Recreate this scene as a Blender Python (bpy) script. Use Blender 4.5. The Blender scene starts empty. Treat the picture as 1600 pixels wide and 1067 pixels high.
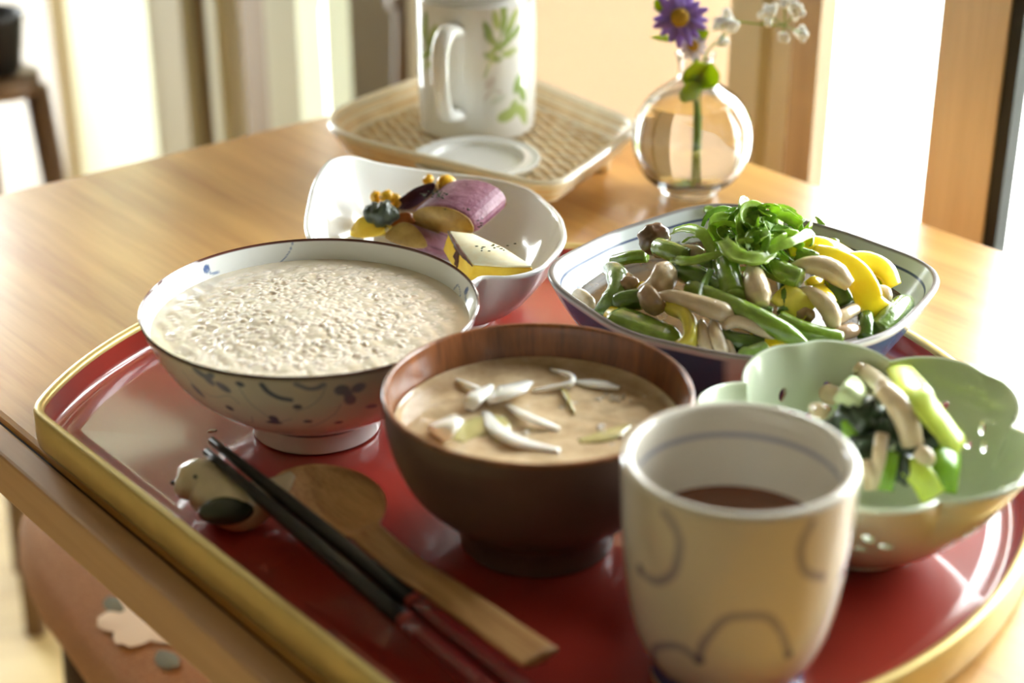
import bpy, bmesh, math, random
import numpy as np
from mathutils import Vector, Matrix

C = bpy.context.scene.collection
rnd = random.Random(7)
PI = math.pi

# ------------------------------------------------------------------ camera, sky, exposure
sc = bpy.context.scene
PITCH = math.radians(25.5)
HC = 0.37                                     # camera above the table top (table top is z = 0)
FPX = 2700.0
cd = bpy.data.cameras.new('camera'); cam = bpy.data.objects.new('camera', cd); C.objects.link(cam)
cam.location = (0, 0, HC); cam.rotation_euler = (PI / 2 - PITCH, 0, 0)
cd.sensor_width = 36.0; cd.lens = 36.0 * FPX / 1600.0
cd.clip_start = 0.02; cd.clip_end = 60
cd.dof.use_dof = True; cd.dof.focus_distance = 0.80; cd.dof.aperture_fstop = 5.4
sc.camera = cam

SKY = 5.0
w = bpy.data.worlds.new('World'); sc.world = w; w.use_nodes = True
bgn = w.node_tree.nodes['Background']
bgn.inputs['Color'].default_value = (0.96, 0.985, 1.0, 1); bgn.inputs['Strength'].default_value = SKY

EN = np.array([-.64, .768]); EN /= np.linalg.norm(EN)       # along the window wall
NN = np.array([.768, .64]); NN /= np.linalg.norm(NN)        # from the room out through the window wall
def W(s, n, z=0.0):
    p = EN * s + NN * n
    return np.array([p[0], p[1], z])
FLOOR = -0.70
ND = 0.87

def portal(name, c, zdir, sx, sy):
    l = bpy.data.lights.new(name, 'AREA'); l.shape = 'RECTANGLE'; l.size = sx; l.size_y = sy
    l.cycles.is_portal = True
    o = bpy.data.objects.new(name, l); C.objects.link(o)
    z = Vector(zdir).normalized(); x = Vector((0, 0, 1)).cross(z).normalized(); y = z.cross(x)
    m = Matrix((x, y, z)).transposed().to_4x4(); m.translation = Vector(c); o.matrix_world = m
portal('side_portal', W(2.62 + .12, .65, .1), (EN[0], EN[1], 0), .4, 1.6)  # sky sampling through the added side window
portal('daylight_portal', W(1.35, ND + 0.12, 0.33), (NN[0], NN[1], 0), 2.55, 2.1)

vs = sc.view_settings
sc.display_settings.display_device = 'sRGB'
vs.view_transform = 'Standard'; vs.look = 'None'; vs.gamma = 1.0; vs.use_curve_mapping = False
vs.exposure = 2.15
sc.cycles.use_denoising = True
sc.cycles.max_bounces = 10; sc.cycles.transparent_max_bounces = 12
sc.cycles.sample_clamp_indirect = 8.0
sc.cycles.caustics_reflective = False

# ------------------------------------------------------------------ helpers
def lin(c):
    o = []
    for v in c[:3]:
        v = v / 255.0
        o.append(v / 12.92 if v <= .04045 else ((v + .055) / 1.055) ** 2.4)
    return np.array(o)
def at(px, py, z=0.0):
    """point of the photographed scene seen at a photo pixel, on the horizontal plane of height z"""
    u = (px - 800) / FPX; v = (py - 533.5) / FPX
    d = np.array([u, math.cos(PITCH) - v * math.sin(PITCH), -(math.sin(PITCH) + v * math.cos(PITCH))])
    return d * ((z - HC) / d[2]) + np.array([0, 0, HC])
def atY(px, py, Y):
    u = (px - 800) / FPX; v = (py - 533.5) / FPX
    d = np.array([u, math.cos(PITCH) - v * math.sin(PITCH), -(math.sin(PITCH) + v * math.cos(PITCH))])
    return d * (Y / d[1]) + np.array([0, 0, HC])

MATS = {}
def M(name, col, rough=.5, spec=.5, noise=None, coat=0, sss=0, sssr=.003, metal=0, attr=False, bump=None,
      trans=0, ior=1.45, transl=0, col2=None, stretch=None):
    if name in MATS: return MATS[name]
    m = bpy.data.materials.new(name); m.use_nodes = True
    nt = m.node_tree; N = nt.nodes; L = nt.links
    b = N['Principled BSDF']
    c = lin(col)
    b.inputs['Base Color'].default_value = (*c, 1)
    b.inputs['Roughness'].default_value = rough
    b.inputs['Specular IOR Level'].default_value = spec
    b.inputs['IOR'].default_value = ior
    b.inputs['Metallic'].default_value = metal
    b.inputs['Coat Weight'].default_value = coat; b.inputs['Coat Roughness'].default_value = .06
    b.inputs['Transmission Weight'].default_value = trans
    if sss:
        b.inputs['Subsurface Weight'].default_value = sss
        b.inputs['Subsurface Radius'].default_value = (1, .8, .6); b.inputs['Subsurface Scale'].default_value = sssr
    tc = N.new('ShaderNodeTexCoord'); src = tc.outputs['Object']
    if stretch:
        mp = N.new('ShaderNodeMapping'); L.new(src, mp.inputs['Vector'])
        mp.inputs['Scale'].default_value = stretch[:3]
        if len(stretch) > 3: mp.inputs['Rotation'].default_value = (0, 0, stretch[3])
        src = mp.outputs['Vector']
    csock = None
    if attr:
        a = N.new('ShaderNodeAttribute'); a.attribute_name = 'Col'; csock = a.outputs['Color']
    if noise:
        n = N.new('ShaderNodeTexNoise'); n.inputs['Scale'].default_value = noise[0]; n.inputs['Detail'].default_value = 5
        n.inputs['Roughness'].default_value = .6
        L.new(src, n.inputs['Vector'])
        r = N.new('ShaderNodeMapRange'); L.new(n.outputs['Fac'], r.inputs['Value'])
        r.inputs['From Min'].default_value = .32; r.inputs['From Max'].default_value = .68
        mx = N.new('ShaderNodeMix'); mx.data_type = 'RGBA'
        L.new(r.outputs['Result'], mx.inputs['Factor'])
        c2 = lin(col2) if col2 is not None else c * (1 - noise[1])
        if csock is not None:
            ml = N.new('ShaderNodeMix'); ml.data_type = 'RGBA'; ml.blend_type = 'MULTIPLY'; ml.inputs['Factor'].default_value = 1
            L.new(csock, ml.inputs['A']); k = 1 - noise[1]; ml.inputs['B'].default_value = (k, k, k, 1)
            L.new(csock, mx.inputs['A']); L.new(ml.outputs['Result'], mx.inputs['B'])
        else:
            mx.inputs['A'].default_value = (*c, 1); mx.inputs['B'].default_value = (*c2, 1)
        csock = mx.outputs['Result']
    if csock is not None: L.new(csock, b.inputs['Base Color'])
    if bump:
        n = N.new('ShaderNodeTexNoise'); n.inputs['Scale'].default_value = bump[0]; n.inputs['Detail'].default_value = 3
        L.new(src, n.inputs['Vector'])
        bp = N.new('ShaderNodeBump'); bp.inputs['Strength'].default_value = bump[1]; bp.inputs['Distance'].default_value = .001
        L.new(n.outputs['Fac'], bp.inputs['Height']); L.new(bp.outputs['Normal'], b.inputs['Normal'])
    if transl:
        t = N.new('ShaderNodeBsdfTranslucent'); t.inputs['Color'].default_value = (*c, 1)
        if csock is not None: L.new(csock, t.inputs['Color'])
        mx = N.new('ShaderNodeMixShader'); mx.inputs['Fac'].default_value = transl
        L.new(b.outputs['BSDF'], mx.inputs[1]); L.new(t.outputs['BSDF'], mx.inputs[2])
        L.new(mx.outputs['Shader'], N['Material Output'].inputs['Surface'])
    MATS[name] = m
    return m

def wood(name, c1, c2, ang=0.0, rough=.3, scale=1.0, coat=0.0, vert=False, coatr=.12, lo=.3, hi=.7):
    m = bpy.data.materials.new(name); m.use_nodes = True
    nt = m.node_tree; N = nt.nodes; L = nt.links; b = N['Principled BSDF']
    tc = N.new('ShaderNodeTexCoord'); mp = N.new('ShaderNodeMapping'); L.new(tc.outputs['Object'], mp.inputs['Vector'])
    mp.vector_type = 'TEXTURE'
    mp.inputs['Rotation'].default_value = (0, 0, ang)
    k = 1.0 / scale
    mp.inputs['Scale'].default_value = (k * .025, k * .025, k * .45) if vert else (k * .45, k * .025, k * .025)
    n1 = N.new('ShaderNodeTexNoise'); n1.inputs['Scale'].default_value = 1.0; n1.inputs['Detail'].default_value = 4; n1.inputs['Distortion'].default_value = .6
    L.new(mp.outputs['Vector'], n1.inputs['Vector'])
    n2 = N.new('ShaderNodeTexNoise'); n2.inputs['Scale'].default_value = 9.0; n2.inputs['Detail'].default_value = 3
    L.new(mp.outputs['Vector'], n2.inputs['Vector'])
    ad = N.new('ShaderNodeMath'); ad.operation = 'MULTIPLY_ADD'; L.new(n2.outputs['Fac'], ad.inputs[0]); ad.inputs[1].default_value = .45
    L.new(n1.outputs['Fac'], ad.inputs[2])
    r = N.new('ShaderNodeMapRange'); L.new(ad.outputs['Value'], r.inputs['Value'])
    r.inputs['From Min'].default_value = lo + .22; r.inputs['From Max'].default_value = hi + .22
    mx = N.new('ShaderNodeMix'); mx.data_type = 'RGBA'; L.new(r.outputs['Result'], mx.inputs['Factor'])
    mx.inputs['A'].default_value = (*lin(c2), 1); mx.inputs['B'].default_value = (*lin(c1), 1)
    L.new(mx.outputs['Result'], b.inputs['Base Color'])
    b.inputs['Roughness'].default_value = rough
    b.inputs['Coat Weight'].default_value = coat; b.inputs['Coat Roughness'].default_value = coatr
    bp = N.new('ShaderNodeBump'); bp.inputs['Strength'].default_value = .06; bp.inputs['Distance'].default_value = .001
    L.new(n2.outputs['Fac'], bp.inputs['Height']); L.new(bp.outputs['Normal'], b.inputs['Normal'])
    MATS[name] = m
    return m

ORG = {}
def _link(o, parent, base):
    C.objects.link(o)
    if parent is not None:
        o.parent = parent
def mk(name, V, F, mat, parent=None, smooth=True, col=None, org=None, sharp=None):
    """link one mesh object; V in world coordinates"""
    V = np.asarray(V, float)
    if parent is not None:
        base = ORG[parent.name]
    else:
        base = np.array(org, float) if org is not None else np.array([(V[:, 0].min() + V[:, 0].max()) / 2, (V[:, 1].min() + V[:, 1].max()) / 2, V[:, 2].min()])
    me = bpy.data.meshes.new(name)
    Vl = V - base
    if isinstance(F, np.ndarray):
        nq, k = F.shape
        me.vertices.add(len(Vl)); me.vertices.foreach_set('co', Vl.astype(np.float32).ravel())
        me.loops.add(nq * k); me.loops.foreach_set('vertex_index', F.astype(np.int32).ravel())
        me.polygons.add(nq); me.polygons.foreach_set('loop_start', np.arange(0, nq * k, k, dtype=np.int32))
        me.update(calc_edges=True); me.validate()
    else:
        me.from_pydata([tuple(v) for v in Vl], [], [tuple(f) for f in F]); me.update()
    if smooth: me.polygons.foreach_set('use_smooth', [True] * len(me.polygons))
    if sharp is not None and smooth:
        me.set_sharp_from_angle(angle=math.radians(sharp))
    if col is not None:
        a = me.color_attributes.new('Col', 'FLOAT_COLOR', 'POINT')
        a.data.foreach_set('color', np.c_[col, np.ones(len(col))].astype(np.float32).ravel())
    me.materials.append(mat)
    o = bpy.data.objects.new(name, me); C.objects.link(o)
    if parent is not None:
        o.parent = parent
        ORG[o.name] = base
    else:
        o.location = base
        ORG[o.name] = base
    return o
def empty(name, loc):
    o = bpy.data.objects.new(name, None); C.objects.link(o); o.location = tuple(loc)
    o.empty_display_size = .01
    ORG[o.name] = np.array(loc, float)
    return o
def tag(o, label, cat, group=None, kind=None):
    o['label'] = label; o['category'] = cat
    if group: o['group'] = group
    if kind: o['kind'] = kind
    return o
def struct(o):
    o['kind'] = 'structure'; return o

def gridF(n, m, closed=True):
    """quads of n rings of m points"""
    i = np.arange(n - 1)[:, None]; mm = m if closed else m - 1
    j = np.arange(mm)[None, :]; j2 = (j + 1) % m
    return np.stack([i * m + j, i * m + j2, (i + 1) * m + j2, (i + 1) * m + j], -1).reshape(-1, 4)
def smooth_poly(P, n, closed=False):
    """Catmull-Rom through P, n samples"""
    P = np.asarray(P, float); k = len(P)
    if k == 2 and not closed:
        t = np.linspace(0, 1, n)[:, None]; return P[0] * (1 - t) + P[1] * t
    if closed:
        Q = np.vstack([P[-1], P, P[0], P[1]]); t = np.linspace(0, k, n, endpoint=False)
    else:
        Q = np.vstack([2 * P[0] - P[1], P, 2 * P[-1] - P[-2]]); t = np.linspace(0, k - 1, n)
    i = np.minimum(t.astype(int), (k if closed else k - 1) - 1); f = (t - i)[:, None]
    a, b, c, d = Q[i], Q[i + 1], Q[i + 2], Q[i + 3]
    return .5 * (2 * b + (c - a) * f + (2 * a - 5 * b + 4 * c - d) * f ** 2 + (3 * b - a - 3 * c + d) * f ** 3)
def interp1(P, n):
    P = np.asarray(P, float)
    x = np.linspace(0, 1, len(P)); t = np.linspace(0, 1, n)
    if P.ndim == 1: return np.interp(t, x, P)
    return np.stack([np.interp(t, x, P[:, k]) for k in range(P.shape[1])], -1)

def tube(path, rad, res=20, n=12, up=(0, 0, 1), ex=2.0, caps=True, twist=0.0, wob=0.0):
    """tube through path; rad: control radii, scalars or (side, normal) pairs; returns V, F"""
    P = smooth_poly(path, res)
    if isinstance(rad, (list, tuple)): rad = [x if isinstance(x, (list, tuple)) else (x, x) for x in rad]
    R = np.asarray(rad, float)
    if R.ndim == 0: R = np.full((2,), R)
    if R.ndim == 1: R = np.stack([R, R], -1)
    R = interp1(R, res)
    T = np.gradient(P, axis=0); T /= np.linalg.norm(T, axis=1)[:, None] + 1e-12
    u = np.asarray(up, float)
    nrm = u - T[0] * (u @ T[0])
    if np.linalg.norm(nrm) < 1e-3:
        u = np.array([1., .3, 0]); nrm = u - T[0] * (u @ T[0])
    nrm /= np.linalg.norm(nrm)
    a = np.linspace(0, 2 * PI, n, endpoint=False)
    ca, sa = np.cos(a), np.sin(a)
    ca = np.sign(ca) * np.abs(ca) ** (2 / ex); sa = np.sign(sa) * np.abs(sa) ** (2 / ex)
    V = []
    for i in range(res):
        nrm = nrm - T[i] * (nrm @ T[i]); nrm /= np.linalg.norm(nrm)
        side = np.cross(T[i], nrm)
        tw = twist * i / max(1, res - 1)
        n2 = nrm * math.cos(tw) + side * math.sin(tw); s2 = np.cross(T[i], n2)
        wb = 1 + wob * (rnd.random() - .5)
        V.append(P[i] + (ca[:, None] * s2 * R[i, 0] + sa[:, None] * n2 * R[i, 1]) * wb)
    V = np.vstack(V)
    F = [tuple(int(x) for x in f) for f in gridF(res, n)]
    if caps:
        V = np.vstack([V, P[0], P[-1]]); k = res * n
        for j in range(n):
            F.append((k, (j + 1) % n, j)); F.append((k + 1, (res - 1) * n + j, (res - 1) * n + (j + 1) % n))
    return V, F
def join(*vf):
    V = []; F = []; k = 0
    for v, f in vf:
        V.append(np.asarray(v, float)); F += [tuple(int(i) + k for i in q) for q in f]; k += len(v)
    return np.vstack(V), F
def lathe(prof, c, n=64, per=1, cap0=False, cap1=False):
    """solid of revolution, prof [(r, z)], about the vertical through c"""
    P = np.asarray(prof, float)
    a = np.linspace(0, 2 * PI, n, endpoint=False)
    V = np.stack([c[0] + P[:, 0:1] * np.cos(a), c[1] + P[:, 0:1] * np.sin(a), np.repeat(P[:, 1:2], n, 1)], -1).reshape(-1, 3)
    F = gridF(len(P), n)
    return V, F
def ellipsoid(c, r, rot=None, nu=14, nv=10, noise=0.0, ex=2.0, seed=0):
    rr = random.Random(seed)
    V = []
    th = np.linspace(0, PI, nv); ph = np.linspace(0, 2 * PI, nu, endpoint=False)
    pw = lambda v: np.sign(v) * np.abs(v) ** (2 / ex)
    for t in th:
        for p in ph:
            k = 1 + noise * (rr.random() - .5) * 2
            V.append([pw(math.sin(t) * math.cos(p)) * r[0] * k, pw(math.sin(t) * math.sin(p)) * r[1] * k, pw(math.cos(t)) * r[2] * k])
    V = np.array(V)
    V[:nu] = V[:nu].mean(0); V[-nu:] = V[-nu:].mean(0)
    if rot is not None: V = V @ np.array(rot).T
    return V + np.asarray(c, float), [tuple(int(x) for x in f) for f in gridF(nv, nu)]
def frame(x, up=(0, 0, 1)):
    x = np.asarray(x, float); x = x / np.linalg.norm(x); up = np.asarray(up, float)
    y = np.cross(up, x); y /= np.linalg.norm(y); z = np.cross(x, y)
    return np.stack([x, y, z], 1)
def bevbox(c, half, ax=None, bev=.002, seg=2):
    """bevelled box as V, F"""
    bm = bmesh.new(); bmesh.ops.create_cube(bm, size=2)
    for v in bm.verts: v.co = Vector((v.co.x * half[0], v.co.y * half[1], v.co.z * half[2]))
    if bev: bmesh.ops.bevel(bm, geom=bm.edges[:], offset=bev, segments=seg, affect='EDGES', profile=.5)
    V = np.array([v.co[:] for v in bm.verts]); F = [tuple(v.index for v in f.verts) for f in bm.faces]
    bm.verts.index_update(); F = [tuple(v.index for v in f.verts) for f in bm.faces]
    bm.free()
    if ax is not None: V = V @ np.asarray(ax).T
    return V + np.asarray(c, float), F
def prism(outline, ext, bev=.0015, seg=2, mid=None):
    """solid of a polygon swept by ext, bevelled; returns V, F"""
    O = np.asarray(outline, float); k = len(O)
    bm = bmesh.new()
    a = [bm.verts.new(p) for p in O]; b = [bm.verts.new(p + np.asarray(ext)) for p in O]
    bm.faces.new(a); bm.faces.new(b[::-1])
    for i in range(k): bm.faces.new((a[i], b[i], b[(i + 1) % k], a[(i + 1) % k]))
    bmesh.ops.recalc_face_normals(bm, faces=bm.faces[:])
    if bev: bmesh.ops.bevel(bm, geom=bm.edges[:], offset=bev, segments=seg, affect='EDGES', profile=.5)
    bm.verts.index_update()
    V = np.array([v.co[:] for v in bm.verts]); F = [tuple(v.index for v in f.verts) for f in bm.faces]
    bm.free()
    return V, F
def wbox(name, s0, s1, n0, n1, z0, z1, mat, parent=None, bev=0.0):
    ax = np.array([[EN[0], NN[0], 0], [EN[1], NN[1], 0], [0, 0, 1]])
    V, F = bevbox(W((s0 + s1) / 2, (n0 + n1) / 2, (z0 + z1) / 2), (abs(s1 - s0) / 2, abs(n1 - n0) / 2, abs(z1 - z0) / 2), ax, bev)
    return mk(name, V, F, mat, parent, smooth=False)
def thin_glass(name, tint=(.97, .99, .98)):
    m = bpy.data.materials.new(name); m.use_nodes = True; nt = m.node_tree; N = nt.nodes; L = nt.links
    N.remove(N['Principled BSDF'])
    t = N.new('ShaderNodeBsdfTransparent'); t.inputs['Color'].default_value = (*tint, 1)
    g = N.new('ShaderNodeBsdfGlossy'); g.inputs['Roughness'].default_value = .02
    f = N.new('ShaderNodeFresnel'); f.inputs['IOR'].default_value = 1.45
    x = N.new('ShaderNodeMixShader'); L.new(f.outputs['Fac'], x.inputs['Fac']); L.new(t.outputs['BSDF'], x.inputs[1]); L.new(g.outputs['BSDF'], x.inputs[2])
    L.new(x.outputs['Shader'], N['Material Output'].inputs['Surface'])
    MATS[name] = m; return m

# painted decoration: distance fields in (arc length, height) of a turned surface, stored as a colour attribute
def seg_dist(S, Z, pts):
    d = np.full(S.shape, 1e9)
    for (a, b), (c, e) in zip(pts[:-1], pts[1:]):
        vx, vz = c - a, e - b; q = np.clip(((S - a) * vx + (Z - b) * vz) / (vx * vx + vz * vz + 1e-12), 0, 1)
        d = np.minimum(d, np.hypot(S - a - q * vx, Z - b - q * vz))
    return d
class Paint:
    def __init__(s, S, Z, base):
        s.S, s.Z = S, Z; s.col = np.tile(np.asarray(base, float), (len(S), 1))
    def mixin(s, a, c):
        a = np.clip(a, 0, 1)[:, None]; s.col = s.col * (1 - a) + np.asarray(c) * a
    def stroke(s, pts, wd, c, soft=.35, a=1.0):
        p = smooth_poly(np.array(pts, float), max(2, len(pts) * 6)) if len(pts) > 2 else np.array(pts, float)
        d = seg_dist(s.S, s.Z, [tuple(q) for q in p]); s.mixin(a * np.clip((wd / 2 - d) / soft + .5, 0, 1), c)
    def blob(s, c0, rx, rz, ang, c, soft=.5, a=1.0):
        x, z = s.S - c0[0], s.Z - c0[1]; ca, sa = math.cos(ang), math.sin(ang)
        u, v = (x * ca + z * sa) / rx, (-x * sa + z * ca) / rz
        d = (np.hypot(u, v) - 1) * min(rx, rz); s.mixin(a * np.clip(.5 - d / soft, 0, 1), c)
    def band(s, z0, z1, c, soft=.25, a=1.0):
        s.mixin(a * np.clip((s.Z - z0) / soft + .5, 0, 1) * np.clip((z1 - s.Z) / soft + .5, 0, 1), c)

# ------------------------------------------------------------------ materials of the setting
TABANG = math.atan2(-.768, .64)
m_table = wood('table_wood', (236, 184, 104), (206, 148, 74), TABANG, rough=.38, coat=.6, coatr=.2, scale=.8)
m_tedge = wood('table_edge_wood', (206, 164, 120), (186, 142, 100), TABANG, rough=.45, scale=.5)
m_strip = wood('table_strip_wood', (150, 104, 62), (112, 72, 42), TABANG, rough=.4, scale=.6)
m_floor = wood('floor_wood', (236, 210, 152), (216, 184, 124), 0.3, rough=.4, scale=1.0)
m_frame = wood('frame_wood', (214, 192, 162), (196, 172, 140), rough=.45, vert=True)
m_framed = wood('frame_wood_dark', (190, 164, 126), (166, 140, 104), rough=.5, vert=True)
m_alu = M('grey_aluminium', (232, 228, 218), .45)
m_sage = M('sage_frame', (226, 224, 196), .6)
m_olive = M('olive_frame', (206, 196, 162), .6)
m_dark = M('dark_seal', (26, 26, 26), .6)
m_dkbr = M('dark_brown_frame', (134, 114, 90), .6)
m_wall = M('wall_plaster', (148, 138, 122), .9, noise=(3, .04))
m_ceil = M('ceiling_boards', (186, 178, 166), .9)
m_blind = M('blind_fabric', (252, 236, 218), .9, spec=.1, transl=.28, noise=(300, .05))
m_lace = M('curtain_fabric', (250, 250, 240), .9, spec=.1, transl=.5)
m_pane = thin_glass('window_glass')
m_conc = M('terrace_concrete', (226, 226, 220), .9, noise=(2, .06))
m_lawn = M('lawn', (176, 200, 130), .9, noise=(6, .3))

# ------------------------------------------------------------------ room shell
S0, S1, N0 = -1.7, 2.62, -1.9
def quadbox(name, s0, s1, n0, n1, z0, z1, mat): return struct(wbox(name, s0, s1, n0, n1, z0, z1, mat))
quadbox('floor', S0 - .1, S1 + .1, N0 - .1, ND + .06, FLOOR - .05, FLOOR, m_floor)
quadbox('ceiling', S0 - .1, S1 + .1, N0 - .1, ND + .1, 1.7, 1.75, m_ceil)
quadbox('wall_left', S1, S1 + .1, N0, .45, FLOOR, 1.7, m_wall)
quadbox('wall_left_top', S1, S1 + .1, .45, ND + .1, .9, 1.7, m_wall)
quadbox('trim_13', S1, S1 + .05, .83, ND + .1, FLOOR, .9, m_frame)
quadbox('window_7', S1 + .04, S1 + .045, .45, .83, FLOOR, .9, m_pane)  # unseen side window, added with its frame to brighten table and floor
quadbox('wall_right', S0 - .1, S0, N0, ND + .1, FLOOR, 1.7, m_wall)
quadbox('wall_front', S0, S1, N0 - .1, N0, FLOOR, 1.7, m_wall)
ZT = 1.36
quadbox('wall_back', S0, S1, ND, ND + .1, ZT, 1.7, m_wall)
quadbox('wall_back_end', 1.859, 2.12, ND - .02, ND + .08, FLOOR, ZT, m_frame)
quadbox('trim_1', .5844, .6326, ND, ND + .014, FLOOR, ZT, m_frame)                       # wooden post beside the table
quadbox('trim_2', .5751, .5844, ND + .002, ND + .014, FLOOR, ZT, m_dark)                # black seal along it
quadbox('trim_3', .7267, .7501, ND, ND + .016, FLOOR, ZT, m_framed)
quadbox('trim_4', .7501, .779, ND + .012, ND + .016, FLOOR, ZT, m_alu)
quadbox('trim_5', .779, .8073, ND, ND + .016, FLOOR, ZT, m_olive)
quadbox('trim_6', 1.15, 1.185, ND, ND + .028, FLOOR, ZT, m_olive)
quadbox('trim_7', 1.3615, 1.42, ND, ND + .028, FLOOR, ZT, m_sage)
quadbox('trim_8', 1.42, 1.463, ND, ND + .028, FLOOR, ZT, m_framed)
quadbox('trim_9', 1.463, 1.514, ND + .01, ND + .028, FLOOR, ZT, m_alu)
quadbox('trim_10', 1.514, 1.532, ND, ND + .028, FLOOR, ZT, m_sage)
quadbox('trim_11', 1.532, 1.584, ND + .015, ND + .028, FLOOR, ZT, m_dkbr)
quadbox('trim_12', 1.584, 1.66, ND, ND + .028, FLOOR, ZT, m_olive)
quadbox('wall_back_near', S0, .08, ND, ND + .1, FLOOR, ZT, m_wall)
quadbox('baseboard_back', .08, 1.859, ND, ND + .06, FLOOR - .02, FLOOR + .05, m_framed)
for k, (a, b) in enumerate([(.08, .5751), (.6326, .7267), (.8073, 1.15), (1.185, 1.3615), (1.66, 1.859), (2.12, S1)]):  # last pane is out of view, added to bring light onto the floor
    o = struct(wbox('window_%d' % (k + 1), a, b, ND + .03, ND + .034, FLOOR + .05, ZT, m_pane))
# fabric roller blind let down inside the pane beside the mug
V, F = bevbox(W((.8073 + 1.15) / 2, ND + .018, (FLOOR + .05 + ZT) / 2), ((1.15 - .8073) / 2, .0006, (ZT - FLOOR - .05) / 2),
              np.array([[EN[0], NN[0], 0], [EN[1], NN[1], 0], [0, 0, 1]]), 0)
bl = empty('roller_blind', W(.979, ND + .018, FLOOR + .05)); tag(bl, 'peach fabric roller blind let down inside the window behind mug and vase', 'blind')
mk('fabric', V, F, m_blind, bl, smooth=False)
V, F = bevbox(W(.979, ND + .016, FLOOR + .056), (.17, .005, .006), np.array([[EN[0], NN[0], 0], [EN[1], NN[1], 0], [0, 0, 1]]), .001)
mk('bottom_bar', V, F, m_olive, bl)
V, F = tube([W(.81, ND + .012, ZT - .02), W(1.147, ND + .012, ZT - .02)], .012, res=4); mk('roller', V, F, m_alu, bl)
# white sheer curtain, gently pleated, in front of the far pane
ns, nz = 90, 6
ss = np.linspace(1.662, 1.857, ns)
V = np.vstack([np.stack([W(s, ND + .0 + .008 * math.sin((s - 1.66) * 170), z) for s in ss]) for z in np.linspace(FLOOR + .02, ZT - .01, nz)])
cu = mk('sheer_curtain', V, gridF(nz, ns, False), m_lace)
sm = cu.modifiers.new('t', 'SOLIDIFY'); sm.thickness = .0008
tag(cu, 'white sheer curtain hanging to the floor left of the grey window frames', 'curtain')

# outside: terrace slab, step, lawn and a chair on the terrace
quadbox('ground', -9, 12, ND + 4.2, ND + 14, -.86, -.80, m_lawn)
quadbox('terrace', -9, 12, ND + .06, ND + 3.0, -.80, -.74, m_conc)
quadbox('terrace_step', -9, 12, ND + 3.0, ND + 4.2, -.86, -.80, m_conc)

m_chairw = M('chair_wood', (120, 92, 72), .5)
m_cush = M('white_cushion', (245, 244, 242), .9)
gc = np.array([-.294, 2.43, -.74])
gch = empty('garden_chair', gc); tag(gch, 'brown wooden armchair with white cushion on the terrace outside the window', 'chair')
gx, gy_ = np.array([.431, .902, 0]), np.array([-.902, .431, 0]); gax = np.stack([gx, gy_, [0, 0, 1]], 1)
def cp(x, y, z): return gc + gx * x + gy_ * y + np.array([0, 0, z])
for sx in (-.27, .27):
    for sy in (-.27, .27):
        V, F = tube([cp(sx, sy, 0), cp(sx, sy, .40 if sy > 0 else .56)], .017, res=4, n=8); mk('leg', V, F, m_chairw, gch)
    V, F = tube([cp(sx, -.265, .50), cp(sx, -.262, .56), cp(sx, -.20, .582), cp(sx, .1, .575), cp(sx, .3, .56)], [(.02, .016)] * 2, res=18, n=10); mk('armrest', V, F, m_chairw, gch)
V, F = bevbox(cp(0, 0, .36), (.28, .28, .02), gax, bev=.006); mk('seat', V, F, m_chairw, gch)
V, F = bevbox(cp(0, 0, .44), (.235, .25, .06), gax, bev=.03, seg=3); mk('cushion', V, F, m_cush, gch)
V, F = bevbox(cp(0, .26, .66), (.235, .05, .25), gax, bev=.03, seg=3); mk('back_cushion', V, F, m_cush, gch)
for i in range(5):
    V, F = bevbox(cp(-.22 + .11 * i, .33, .62), (.02, .012, .30), gax, bev=.004); mk('back_slat', V, F, m_chairw, gch)

# dark plant pot on a slim wooden stand by the end of the window wall
pp = atY(-16, 44, 1.60)
ps = empty('plant_stand', (pp[0], pp[1], FLOOR)); tag(ps, 'slim dark wooden stand under the black pot at the end of the window wall', 'stand')
m_dwood = wood('dark_wood', (138, 108, 76), (104, 78, 54), vert=True, rough=.5)
for a in (20, 140, 260):
    a = math.radians(a)
    V, F = tube([(pp[0] + .075 * math.cos(a), pp[1] + .075 * math.sin(a), FLOOR), (pp[0] + .035 * math.cos(a), pp[1] + .035 * math.sin(a), pp[2] - .06)], .012, res=4, n=8)
    mk('leg', V, F, m_dwood, ps)
V, F = lathe([(0, pp[2] - .062), (.040, pp[2] - .062), (.040, pp[2] - .045), (0, pp[2] - .045)], pp, 24); mk('top', V, F, m_dwood, ps)
z0 = pp[2] - .045
V, F = lathe([(0, z0), (.020, z0), (.025, z0 + .008), (.032, z0 + .055), (.034, z0 + .06), (.031, z0 + .06), (.028, z0 + .05), (0, z0 + .048)], pp, 32)
tag(mk('plant_pot', V, F, M('black_glaze', (22, 20, 18), .4)), 'small black pot standing on the slim dark stand', 'pot')

# ------------------------------------------------------------------ table
TS0, TS1, TN0, TN1 = -.25, .955, .2515, .7836
tb = empty('dining_table', W(.35, .52, FLOOR)); tag(tb, 'honey-coloured wooden table carrying the red tray, by the window', 'table')
wbox('table_top', TS0, TS1, .2665, TN1, -.024, 0, m_table, tb, bev=.003)
wbox('edge_strip', TS0, TS1, TN0, .2645, -.024, -.0006, m_tedge, tb, bev=.0016)
wbox('groove', TS0 + .002, TS1 - .002, .2635, .2675, -.022, -.003, M('groove_dark', (44, 26, 16), .7), tb)
for a, b in ((TS0 + .05, TN0 + .03), (TS1 - .024, TN0 + .03), (TS0 + .05, TN1 - .05), (TS1 - .03, TN1 - .05)):
    wbox('leg', a - .022, a + .022, b - .022, b + .022, FLOOR, -.024, m_strip, tb, bev=.003)
wbox('apron', TS0 + .05, TS1 - .06, TN1 - .065, TN1 - .045, -.09, -.024, m_strip, tb)

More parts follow.
